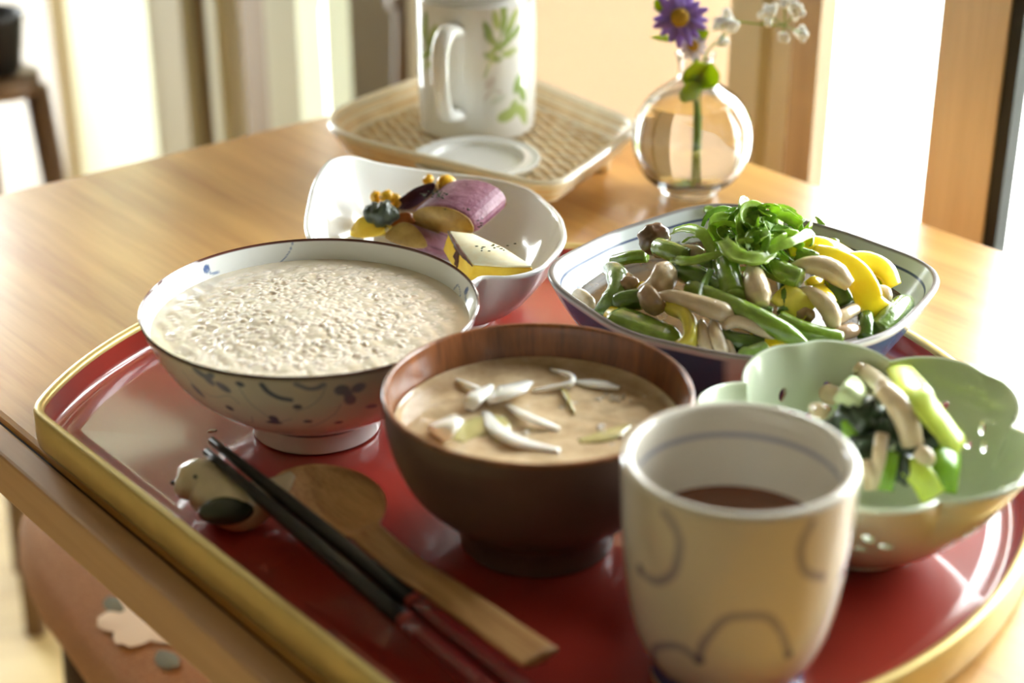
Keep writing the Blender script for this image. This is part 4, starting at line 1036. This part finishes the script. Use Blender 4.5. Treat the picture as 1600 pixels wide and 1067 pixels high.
green('greens_stem', 'vegetable stem', [(1404, 574, .022), (1430, 612, .020), (1462, 655, .016), (1496, 700, .009)], 44, 'wide bright yellow-green stem leaning across the top of the salad', m_gst, .35, (.9, 1.05), (-.15, -.85, .5), (0,))
green('greens_stem', 'vegetable stem', [(1478, 702, .006), (1476, 730, .006), (1470, 768, .000)], 50, 'broad green stem end below the bright leaning stem at right', m_gst2, .5, (1, 1), (.2, -1, .3), (0,))
green('greens_stem', 'vegetable stem', [(1418, 724, .004), (1440, 745, .004), (1458, 774, .000)], 36, 'pale green stem at the near rim in the middle of the salad', m_gst, .5, (1, 1))
green('greens_stem', 'vegetable stem', [(1392, 708, .006), (1387, 735, .005), (1382, 766, .000)], 24, 'narrow green stem hanging at the near rim left of the dark leaf', m_gst2, .6)
green('greens_stem', 'vegetable stem', [(1316, 634, .006), (1326, 655, .007), (1334, 684, .003)], 26, 'yellow-green stem at the left of the salad behind the tea cup', m_gst2, .6)
green('greens_stem', 'vegetable stem', [(1342, 598, .014), (1334, 612, .014), (1320, 634, .010)], 36, 'white-tipped short stem at the far left of the salad', m_gst3, .55, cuts=(0,))
green('shimeji_mushroom', 'mushroom', [(1338, 574, .022), (1356, 585, .022), (1382, 608, .018)], 27, 'beige mushroom stalk topping the salad and pointing up left', m_mst, .85, (.7, 1))
green('shimeji_mushroom', 'mushroom', [(1378, 608, .018), (1402, 632, .018), (1418, 662, .014), (1426, 696, .008)], 33, 'beige mushroom bending down the middle of the salad', m_mst, .8, (.8, .9))
green('shimeji_mushroom', 'mushroom', [(1378, 680, .010), (1374, 710, .009), (1368, 756, .001)], 19, 'long thin mushroom stalk hanging at the near rim of the salad', m_mst, .8)
green('shimeji_mushroom', 'mushroom', [(1284, 612, .010), (1298, 616, .012), (1316, 622, .010)], 30, 'mushroom lump at the far left of the salad', m_mst, .8, (.6, .7))
green('shimeji_mushroom', 'mushroom', [(1268, 636, .006), (1280, 642, .007), (1294, 648, .005)], 22, 'small mushroom piece just right of the tea cup rim', m_mst, .8, (.6, .7))
green('shimeji_mushroom', 'mushroom', [(1430, 704, .010), (1444, 712, .010), (1456, 728, .006)], 24, 'beige mushroom crumb in front of the bright leaning stem', m_mst, .7, (.6, .6))
green('shimeji_mushroom', 'mushroom', [(1356, 612, .014), (1368, 610, .015), (1380, 616, .014)], 20, 'small mushroom cap atop the dark leaves of the salad', m_mst, .8, (.6, .7))
green('shimeji_mushroom', 'mushroom', [(1352, 720, .006), (1358, 740, .005), (1362, 762, .000)], 22, 'stubby mushroom stalk at the near rim close to the tea cup', m_mst, .8, (.6, 1))
def leafwad(px, py, lift, s, label, seed, name='cooked_leaf', grp='dark leaves in the salad', fz=None, k=PXS, mat=None):
    c = (fz or at3)(px, py, lift); r = s * k
    V, F = ellipsoid(c, (r * 1.2, r, r * .9), None, 30, 22, 0, seed=seed)
    rs = np.random.RandomState(seed); D = V - c; L_ = np.linalg.norm(D, axis=1)[:, None] + 1e-9; U = D / L_
    q = sum(a * np.sin(U @ f + p) for a, f, p in [(.10, rs.randn(3) * 3, 1), (.08, rs.randn(3) * 5, 2), (.05, rs.randn(3) * 8, .3), (.025, rs.randn(3) * 13, .3)])
    tag(mk(name, c + D * (1 + q[:, None] * (.75 if fz else 1.2)), F, mat or m_gleaf), label, 'leaf', grp)
leafwad(1350, 652, .006, 60, 'crumpled dark green leaf at the left of the salad', 1)
leafwad(1392, 668, .004, 52, 'nearly black leaf behind the bending mushroom in the salad', 2)
leafwad(1408, 730, .000, 46, 'dark leaf at the near rim between two green stems', 3)
leafwad(1352, 700, .000, 50, 'dark leaf low at left beside the long mushroom stalk', 5)
leafwad(1440, 690, -.002, 56, 'dark leaf under the bright leaning stem', 6)
leafwad(1320, 670, -.003, 44, 'dark leaf low at the salad edge near the cup', 8)
green('cooked_leaf', 'leaf', [(1432, 655, .012), (1448, 680, .012), (1468, 706, .008)], 18, 'thin dark leaf edge along the bright leaning stem', m_gleaf, .3, (.4, .4))

# ------------------------------------------------------------------ roasted vegetables in the leaf bowl
m_skin = M('sweet_potato_skin', (164, 114, 134), .42, noise=(150, .3), col2=(122, 70, 92), bump=(500, .4))
m_skind = M('sweet_potato_skin_dark', (70, 34, 40), .4, noise=(150, .4), bump=(500, .4))
m_flesh = M('sweet_potato_flesh', (186, 154, 84), .4, noise=(90, .3), col2=(140, 104, 44), sss=.1)
m_pot = M('potato_flesh', (240, 206, 70), .35, noise=(90, .15), sss=.2, sssr=.004, col2=(224, 176, 46))
m_sear_lit = M('lit_seared_face', (250, 246, 218), .4, noise=(140, .12), col2=(244, 228, 184), sss=.15)  # seared top, with the window light on it put into the near-white colour
m_char = M('charred_edge', (92, 46, 20), .5, noise=(300, .5)); m_orange = M('pumpkin_orange', (252, 190, 40), .3, coat=.3, noise=(150, .2), sss=.25)
m_herb = M('dried_herb', (66, 74, 40), .6, noise=(300, .4))
def pz(px, py, z): return at(px, py, z - WDROP)
def wedge(name, cat, face, ext, label, zf, mats=(None, None), bev=.002, extra=None, grp='roasted sweet potato pieces in the leaf bowl'):
    """thick piece: a cut face drawn as a closed outline and a body (skin) swept behind it"""
    O = np.array([pz(x, y, z) for x, y, z in zf])
    if len(O) > 3: O = smooth_poly(O, len(O) * 3, True)
    # flatten onto its best plane
    c = O.mean(0); u, s_, vt = np.linalg.svd(O - c); n_ = vt[2]; O = O - np.outer((O - c) @ n_, n_)
    ext = np.array(ext)
    o = empty(name, c); tag(o, label, cat, grp)
    V, F = prism(O, ext, bev); mk('skin', V, F, mats[0] or m_skin, o, sharp=50)
    nn = n_ if n_ @ ext < 0 else -n_
    V, F = prism(c + (O - c) * .97 + nn * .0004, -nn * .0012, .0004, 1); mk('flesh', V, F, mats[1] or m_flesh, o, sharp=50)
    return o
wedge('sweet_potato', 'sweet potato', None, (.017, .026, .006), 'large purple-skinned sweet potato chunk on top, its tan cut face toward us', [(641, 342, .058), (652, 326, .063), (676, 320, .066), (706, 327, .066), (732, 343, .062), (742, 362, .055), (722, 368, .052), (690, 362, .052), (660, 354, .054)], bev=.003)
wedge('sweet_potato', 'sweet potato', None, (.004, .020, -.012), 'dark-skinned sweet potato wedge leaning behind the large purple chunk', [(615, 318, .056), (646, 299, .066), (680, 284, .071), (672, 305, .062), (640, 330, .052)], mats=(m_flesh, m_skind), bev=.002)
wedge('sweet_potato', 'sweet potato', None, (.020, .010, -.012), 'sweet potato round with tan face just behind the rice bowl rim', [(600, 372, .050), (612, 354, .055), (632, 347, .057), (652, 356, .056), (668, 384, .050), (640, 388, .047)], bev=.002)
wedge('roasted_potato', 'potato', None, (.006, .022, -.008), 'charred yellow potato piece at the far left of the leaf bowl', [(545, 366, .050), (558, 346, .054), (574, 336, .058), (592, 344, .057), (604, 364, .052), (575, 372, .049)], mats=(m_pot, m_pot), bev=.003)
wedge('sweet_potato', 'sweet potato', None, (.012, .016, -.014), 'shaded sweet potato piece wedged under the large purple chunk', [(610, 340, .050), (634, 330, .054), (664, 342, .053), (690, 362, .050), (660, 372, .046), (624, 362, .046)], mats=(m_skin, m_flesh), bev=.002)
wedge('carrot_chunk', 'carrot', None, (.006, .014, -.012), 'orange carrot chunk between dark leaf and large purple chunk', [(606, 350, .051), (618, 336, .056), (640, 332, .058), (640, 350, .052), (622, 358, .049)], mats=(M('carrot_orange', (206, 112, 34), .35, coat=.3, noise=(120, .3)),) * 2, bev=.002)
O = np.array([pz(x, y, z) for x, y, z in ((700, 362, .0605), (738, 365, .0605), (790, 388, .0590), (836, 419, .0565), (790, 420, .0565), (738, 414, .0578), (716, 388, .0592))])
c = O.mean(0); u, s_, vt = np.linalg.svd(O - c); O = O - np.outer((O - c) @ vt[2], vt[2]); o = empty('roasted_potato', c); tag(o, 'bright yellow potato chunk with seared top whitened as by window light at the front of the leaf bowl', 'potato', 'roasted sweet potato pieces in the leaf bowl')
V, F = prism(O, (-.0035, .0055, -.0125), .0016); mk('body', V, F, m_pot, o, sharp=50)
V, F = prism(c + (O - c) * .94 + np.array([0, 0, .0008]), (0, 0, -.0012), .0003, 1); mk('lit_seared_face', V, F, m_sear_lit, o, sharp=50)
V, F = tube([O[0] + [0, -.0004, -.0001], O[6] + [0, -.0006, -.0002], O[5] + [0, -.0006, 0]], [.0004, .0013, .0004], res=18, n=8, wob=.8); mk('charred_edge', V, F, m_char, o)
V, F = ellipsoid(O[6] + np.array([0, -.0008, -.005]), (.0022, .0012, .005), None, 12, 10, .25, seed=4); mk('charred_edge', V, F, m_char, o)
for i, (x, y, z, r, lb) in enumerate(((695, 287, .066, 17, 'round orange pumpkin bit at the top of the roasted pieces'), (669, 282, .064, 10, 'small orange pumpkin crumb beside the topmost round bit'), (588, 309, .058, 11, 'orange pumpkin crumb at the left edge of the roasted pieces'), (602, 309, .060, 13, 'yellow-white pumpkin piece above the dark leaf in the leaf bowl'), (616, 314, .058, 12, 'yellow pumpkin crumb touching the dark-skinned wedge'))):
    rs = np.random.RandomState(20 + i); cc = pz(x, y, z)
    V, F = join(*[ellipsoid(cc + rs.randn(3) * r * .00005, (r * .00030, r * .00025, r * .00023), frame(rs.randn(3), rs.randn(3)), 12, 9, .08, ex=2.8, seed=q) for q in range(2)]); tag(mk('pumpkin_bit', V, F, m_orange), lb, 'pumpkin', 'pumpkin bits in the leaf bowl')
leafwad(596, 334, .060, 46, 'dark crinkled leaf at the left of the roasted pieces in the leaf bowl', 11, grp='', fz=pz, k=.5 * .86 / FPX, mat=M('wilted_leaf', (66, 76, 58), .35, coat=.4, noise=(240, .5), bump=(400, .8)))
hb = []
for (x, y, z, n_, sx, sy) in ((680, 304, .0695, 34, 22, 8), (715, 322, .0655, 16, 22, 8), (770, 385, .0612, 14, 30, 12), (745, 350, .06, 5, 14, 8)):
    for _ in range(n_):
        p = pz(x + rnd.gauss(0, sx * .5), y + rnd.gauss(0, sy * .5), z); hb.append(ellipsoid(p, (rnd.uniform(.0004, .0011), rnd.uniform(.0003, .0007), .0003), nu=6, nv=5))
V, F = join(*hb); tag(mk('dried_herbs', V, F, m_herb), 'flecks of dried herb sprinkled over the roasted pieces', 'herbs', kind='stuff')

# ------------------------------------------------------------------ behind the meal: woven tray, mug, lid, vase of flowers
m_reed = M('bamboo_reed', (244, 222, 178), .3, coat=1.0, noise=(60, .25), col2=(220, 190, 138))
m_reed2 = M('bamboo_reed_pale', (250, 240, 214), .35, coat=1.0, noise=(60, .1))
TL, TF, TRt, TB = [at(x, y, .030)[:2] for x, y in ((462, 197), (862, 296), (1000, 196), (745, 92))]
quad = np.array([TL, TF, TRt, TB]); qc = quad.mean(0)
def rq(z, k, n=120):
    """rounded quadrilateral ring, k scales about the centre"""
    P = qc + (quad - qc) * k; out_ = []
    for i in range(4):
        a, b, c_ = P[i - 1], P[i], P[(i + 1) % 4]; f = (.34, .14, .12, .3)[i]
        s_, e_ = b + (a - b) * f, b + (c_ - b) * f
        for t in np.linspace(0, 1, n // 8): out_.append((1 - t) ** 2 * s_ + 2 * t * (1 - t) * b + t * t * e_)
    out_ = np.array(out_); d = np.r_[0, np.cumsum(np.linalg.norm(np.diff(np.vstack([out_, out_[:1]]), axis=0), axis=1))]
    o2 = np.vstack([out_, out_[:1]]); t = np.linspace(0, d[-1], n, endpoint=False)
    return np.stack([np.interp(t, d, o2[:, 0]), np.interp(t, d, o2[:, 1]), np.full(n, z)], -1)
wt = empty('woven_tray', (qc[0], qc[1], 0)); tag(wt, 'woven bamboo tray with raised rim standing under the printed mug', 'tray')
def closed_tube(name, ring, r, mat, n=8):
    T = np.roll(ring, -1, 0) - np.roll(ring, 1, 0); T /= np.linalg.norm(T, axis=1)[:, None]; S_ = np.cross(T, [0, 0, 1]); V = []
    for b in np.linspace(0, 2 * PI, n, endpoint=False): V.append(ring + S_ * r * math.cos(b) + np.array([0, 0, r]) * math.sin(b))
    V = np.stack(V, 1).reshape(-1, 3); k = len(ring); F = gridF(k, n); j = np.arange(n); l = (k - 1) * n
    F = np.vstack([F, np.stack([l + j, l + (j + 1) % n, (j + 1) % n, j], -1)]); return mk(name, V, F, mat, wt)
for i in range(6):
    k = .92 + .08 * i / 5; z = .0175 + .0105 * i / 5
    closed_tube('rim_reed', rq(z, k), .0021, m_reed2 if i in (0, 3, 5) else m_reed)
closed_tube('rim_edge', rq(.0300, 1.005), .0028, m_reed2)
in_ring = rq(.0165, .92, 160)
dl = (TF - TL) / np.linalg.norm(TF - TL); dp = np.array([-dl[1], dl[0]])
def clip_line(off, d, p):
    Q = in_ring[:, :2] - qc; a = Q @ p - off; xs = []
    for i in range(len(Q)):
        j = (i + 1) % len(Q)
        if a[i] * a[j] < 0: t = a[i] / (a[i] - a[j]); xs.append((Q[i] + (Q[j] - Q[i]) * t) @ d)
    return (min(xs), max(xs)) if len(xs) >= 2 else None
for i, off in enumerate(np.arange(-.12, .12, .0042)):
    r_ = clip_line(off, dl, dp)
    if r_ is None or r_[1] - r_[0] < .01: continue
    n_ = 40; t = np.linspace(r_[0], r_[1], n_); zz = .0162 + .0010 * np.sin(t * 520 + PI * (i % 2))
    P = np.c_[qc[0] + dl[0] * t + dp[0] * off, qc[1] + dl[1] * t + dp[1] * off, zz]
    V, F = tube(P, [(.0019, .0012)] * 2, res=n_, n=6); mk('reed', V, F, m_reed if i % 3 else m_reed2, wt)
for i, off in enumerate(np.arange(-.14, .14, .0121)):
    r_ = clip_line(off, dp, dl)
    if r_ is None or r_[1] - r_[0] < .01: continue
    t = np.array(r_); P = np.c_[qc[0] + dp[0] * t + dl[0] * off, qc[1] + dp[1] * t + dl[1] * off, [.0158] * 2]
    V, F = tube(P, [(.0016, .0008)] * 2, res=3, n=6); mk('cross_reed', V, F, m_reed, wt)
for (x, y) in ((500, 232), (845, 282), (985, 196), (740, 120)):
    p = at(x, y, .03); p2 = qc + (p[:2] - qc) * .80
    V, F = tube([(p2[0], p2[1], 0), (p2[0], p2[1], .0150)], .006, res=3, n=10); mk('foot', V, F, m_reed, wt)

MC = np.array([-.0222, 1.0600]); ZM = .0187
m_mug = M('printed_mug_glaze', (255, 255, 255), .12, attr=True, coat=.5)
mg = empty('leaf_print_mug', (MC[0], MC[1], ZM)); tag(mg, 'tall white mug printed with green leaf sprigs standing on the woven tray', 'mug')
MW = lin((238, 238, 234)); LG = lin((178, 196, 122)); LG2 = lin((150, 174, 104)); LP = lin((202, 186, 178))
def mug_col(TH, R, Z, K):
    S = dth(TH, 272) * PI / 180 * 37.2; q = Paint(S, Z * 1000, MW); X = lambda d: (d - 272) * PI / 180 * 37.2
    def spr(d, z, s=1):
        x0 = X(d)
        q.stroke([(x0 - 6 * s, z - 26 * s), (x0 - 2 * s, z - 16 * s), (x0 + 3 * s, z - 6 * s), (x0 + 7 * s, z + 14 * s)], 1.1, LG2, .8)
        for (a, b, t) in ((-4, 2, 2.0), (-2, -4, 2.3), (1, 8, 1.75), (6, 6, 1.35), (10, 2, .9), (13, 8, 1.0), (9, -5, .6), (15, -1, .7), (3, -9, .4), (10, -13, .15), (6, 14, 1.5), (-1, -15, 2.7)):
            q.blob((x0 + a * s, z + b * s), 6.2 * s, 2.3 * s, t, LG if (a + b) % 2 else LG2, 1.0)
    spr(288, 88)
    q.stroke([(X(278), 47), (X(286), 52), (X(296), 50)], 1, LP, .8); q.blob((X(284), 57), 4, 2.5, 1, LP, 1.2, .7)
    for (d, z, rx, rz, t) in ((301, 35, 7, 4, .2), (318, 36, 8, 3.6, -.6), (322, 32, 7, 3, -1.1), (314, 54, 7, 3.2, 1.2), (320, 47, 7, 3, 2.0), (308, 40, 5, 2.4, 1)): q.blob((X(d), z), rx, rz, t, LG if z < 45 else LG2, 1.0)
    q.blob((X(292), 46), 5, 2, .4, lin((196, 206, 190)), 1.5, .6)
    spr(206, 78); spr(160, 60, .9); spr(95, 80); spr(30, 60)
    return q.col
paint_lathe('mug_wall', [(.0330, ZM + .0002), (.0360, ZM + .0012), (.0370, ZM + .004), (.0373, .05), (.0374, .0990), (.0374, .1015)], MC, 260, mug_col, mg, 130, m_mug)
V, F = lathe(smooth_poly([(.0374, .1015), (.0371, .1030), (.0358, .1036), (.0346, .1030), (.0342, .101), (.0338, .03), (.032, ZM + .006), (.0003, ZM + .005)], 60), MC, 120); mk('inner_wall', V, F, m_porc, mg)
V, F = lathe([(.0003, ZM + .0008), (.028, ZM + .0008), (.030, ZM), (.0332, ZM + .0003)], MC, 80); mk('base', V, F, m_porc, mg)
# handle stands out toward the viewer, a little left
hd = np.array([-.34, -.94, 0]); hd /= np.linalg.norm(hd); mc3 = np.array([MC[0], MC[1], 0])
V, F = tube([mc3 + hd * .0355 + [0, 0, .089], mc3 + hd * .050 + [0, 0, .0915], mc3 + hd * .0605 + [0, 0, .082], mc3 + hd * .0610 + [0, 0, .060], mc3 + hd * .054 + [0, 0, .042], mc3 + hd * .0355 + [0, 0, .036]], [(.0075, .0045), (.0062, .004), (.0055, .004), (.0055, .004), (.006, .004), (.0075, .0045)], res=40, n=16, up=(0, 0, 1)); mk('handle', V, F, m_porc, mg)
lc = at(745, 254, .022); z0 = .0187
V, F = lathe(smooth_poly([(.0003, z0), (.030, z0), (.0365, z0 + .0035), (.0382, z0 + .0062), (.0374, z0 + .0074), (.0330, z0 + .0064), (.0300, z0 + .0070), (.0285, z0 + .0072), (.0272, z0 + .0060), (.0255, z0 + .0040), (.012, z0 + .0036), (.0003, z0 + .0036)], 70), lc, 96)
tag(mk('mug_lid', V, F, m_porc), 'round white mug lid lying upside down in front of the printed mug', 'lid')

VC = np.array([.1075, .985])
m_glass = M('clear_glass', (255, 255, 255), .0, trans=1.0, ior=1.48); m_water = M('vase_water', (255, 255, 255), .0, trans=1.0, ior=1.33)
va = empty('glass_vase', (VC[0], VC[1], 0)); tag(va, 'round clear glass bud vase with short neck holding small flowers', 'vase')
P = [(.0003, .0022), (.0100, .0016), (.0150, .0005), (.0170, .0012), (.0185, .0045), (.0270, .0110), (.0335, .0215), (.0358, .0345), (.0335, .0480), (.0260, .0600), (.0150, .0685), (.0105, .0725), (.0098, .0780), (.0108, .0850), (.0118, .0868), (.0108, .0868), (.0094, .0840), (.0084, .0780), (.0090, .0725), (.0135, .0680), (.0243, .0590), (.0315, .0475), (.0336, .0345), (.0314, .0222), (.0250, .0130), (.0150, .0092), (.0003, .0088)]
V, F = lathe(smooth_poly(P, 150), VC, 90); mk('glass_body', V, F, m_glass, va)
P = [(.0003, .0090), (.0149, .0094), (.0249, .0132), (.0313, .0224), (.0335, .0345), (.0314, .0474), (.0258, .0575), (.0250, .0580), (.0003, .0580)]
V, F = lathe(smooth_poly(P[:7], 50).tolist() + [(.0252, .0580), (.0003, .0580)], VC, 80); tag(mk('vase_water', V, F, m_water), 'clear water nearly filling the round glass vase', 'water')
m_stem = M('flower_stem', (140, 170, 50), .5, transl=.2); m_fleaf = M('flower_leaf', (190, 214, 36), .45, noise=(120, .15), transl=.45)
m_purple = M('purple_petal', (172, 136, 220), .55, noise=(200, .15), transl=.3); m_disc = M('yellow_disc', (206, 160, 36), .7, noise=(900, .5)); m_wpet = M('pale_petal', (240, 234, 240), .6, transl=.3); m_gyp = M('gypsophila', (252, 252, 248), .7, transl=.25)
vin = lambda x, y, z: (VC[0] + x, VC[1] + y, z)
def daisy(name, c, R_, n_, mat, disc_r, label, stem, pw=.17, grp=None):
    o = empty(name, c); tag(o, label, 'flower', grp)
    nrm = np.array([-c[0] * .4 + rnd.uniform(-.1, .1), -1, .55]); fr = frame(nrm, (0, 0, 1))
    V, F = tube(stem + [c - fr[:, 0] * .002], .0009, res=20, n=8); mk('stem', V, F, m_stem, o)
    for i in range(n_):
        a = 2 * PI * i / n_ + rnd.uniform(-.06, .06); L_ = R_ * rnd.uniform(.88, 1.06); t = np.linspace(disc_r * .6 / L_, 1, 8); dr = rnd.uniform(-.25, .12)
        wv = np.sin(np.clip(t, 0, 1) ** .8 * PI * .93) * R_ * pw + R_ * .015
        V = []
        for k, dz in ((-1, 0), (0, R_ * .03), (1, 0)):
            for tt, ww in zip(t, wv): V.append(c + fr @ np.array([dz + dr * L_ * tt * tt, tt * L_ * math.cos(a) - k * ww * math.sin(a), tt * L_ * math.sin(a) + k * ww * math.cos(a)]))
        p = mk('petal', np.array(V), gridF(3, 8, False), mat, o); sm = p.modifiers.new('t', 'SOLIDIFY'); sm.thickness = .0003
    V, F = ellipsoid(c + fr[:, 0] * .0006, (disc_r * .5, disc_r, disc_r), fr, 18, 10, .05); mk('disc', V, F, m_disc, o)
daisy('aster', atY(1062, 28, .968), .0165, 16, m_purple, .0055, 'purple aster with yellow centre rising from the vase', [np.array(vin(.002, .004, .012)), np.array(vin(.001, 0, .05)), np.array(vin(-.001, -.001, .085))])
daisy('small_daisy', atY(1083, 72, .966), .0088, 12, m_wpet, .0032, 'small pale daisy with yellow centre just above the vase neck', [np.array(vin(.004, .002, .014)), np.array(vin(.002, 0, .05)), np.array(vin(.001, -.002, .083))], .22)
def leaf(p0, p1, wd, label, up=(0, -1, .4), bend=.0):
    p0, p1 = np.array(p0), np.array(p1); m_ = (p0 + p1) / 2 + np.array([0, 0, bend])
    V, F = tube([p0, m_, p1], [(wd * .25, .0003), (wd * .9, .0003), (wd, .0003), (wd * .8, .0003), (wd * .08, .0002)], res=16, n=8, up=up)
    tag(mk('flower_leaf', V, F, m_fleaf), label, 'leaf', 'leaves among the vase flowers')
leaf(vin(.002, -.003, .068), atY(1086, 96, .968), 0.0093, 'lime leaf standing in the vase neck under the pale daisy')
leaf(vin(.003, -.004, .066), atY(1112, 98, .972), 0.0087, 'lime leaf leaning right inside the vase neck')
leaf(vin(.000, -.002, .058), atY(1072, 130, .970), 0.0075, 'lime leaf folded down inside the vase shoulder')
leaf(atY(1062, 62, .968), atY(1016, 58, .966), .0035, 'narrow green leaf pointing left below the aster', up=(0, -.3, 1))
leaf(atY(1078, 60, .969), atY(1108, 50, .969), .0042, 'small lime leaf right below the aster')
leaf(atY(1040, 14, .972), atY(1022, 2, .972), .0036, 'green leaf at the upper left behind the aster')
gy = [(1199, 22, .0052, 'large white blossom on the long side sprig, nearest to the aster'), (1245, 18, .0050, 'white blossom high at the right end of the long sprig'), (1256, 53, .0042, 'white blossom lowest at the right end of the long sprig'), (1222, 58, .0036, 'half-open white blossom hanging below the long sprig'), (1226, 5, .0034, 'small white blossom at the top edge of the long sprig'), (1131, 36, .0066, 'blurred white blossom close to the right of the aster'), (1130, 66, .0036, 'little white blossom above the right of the vase neck')]
hub = atY(1150, 33, .985); hub2 = atY(1226, 40, .985)
def stalk(pts, r): return tube(pts, r, res=14, n=6)
V, F = join(stalk([vin(.004, .004, .02), vin(.004, .002, .06), vin(.006, .001, .086), atY(1128, 60, .985), hub], .0006), stalk([hub, atY(1190, 38, .985), hub2], .0006), *[stalk([(hub2 if x > 1190 else atY(1128, 60, .985)) , atY(x, y, .985)], .0004) for x, y, r, l in gy])
tag(mk('flower_sprig', V, F, m_stem), 'thin green branching sprig stretching right from the vase', 'sprig')
for i, (x, y, r, l) in enumerate(gy):
    c = np.array(atY(x, y, .985)); rs = np.random.RandomState(i)
    V, F = join(*[ellipsoid(c + rs.randn(3) * r * .38, (r * .55, r * .5, r * .38), frame(rs.randn(3), rs.randn(3)), 8, 6) for _ in range(14)])
    tag(mk('gypsophila', V, F, m_gyp), l, 'flower', 'baby\'s breath blossoms in the vase')
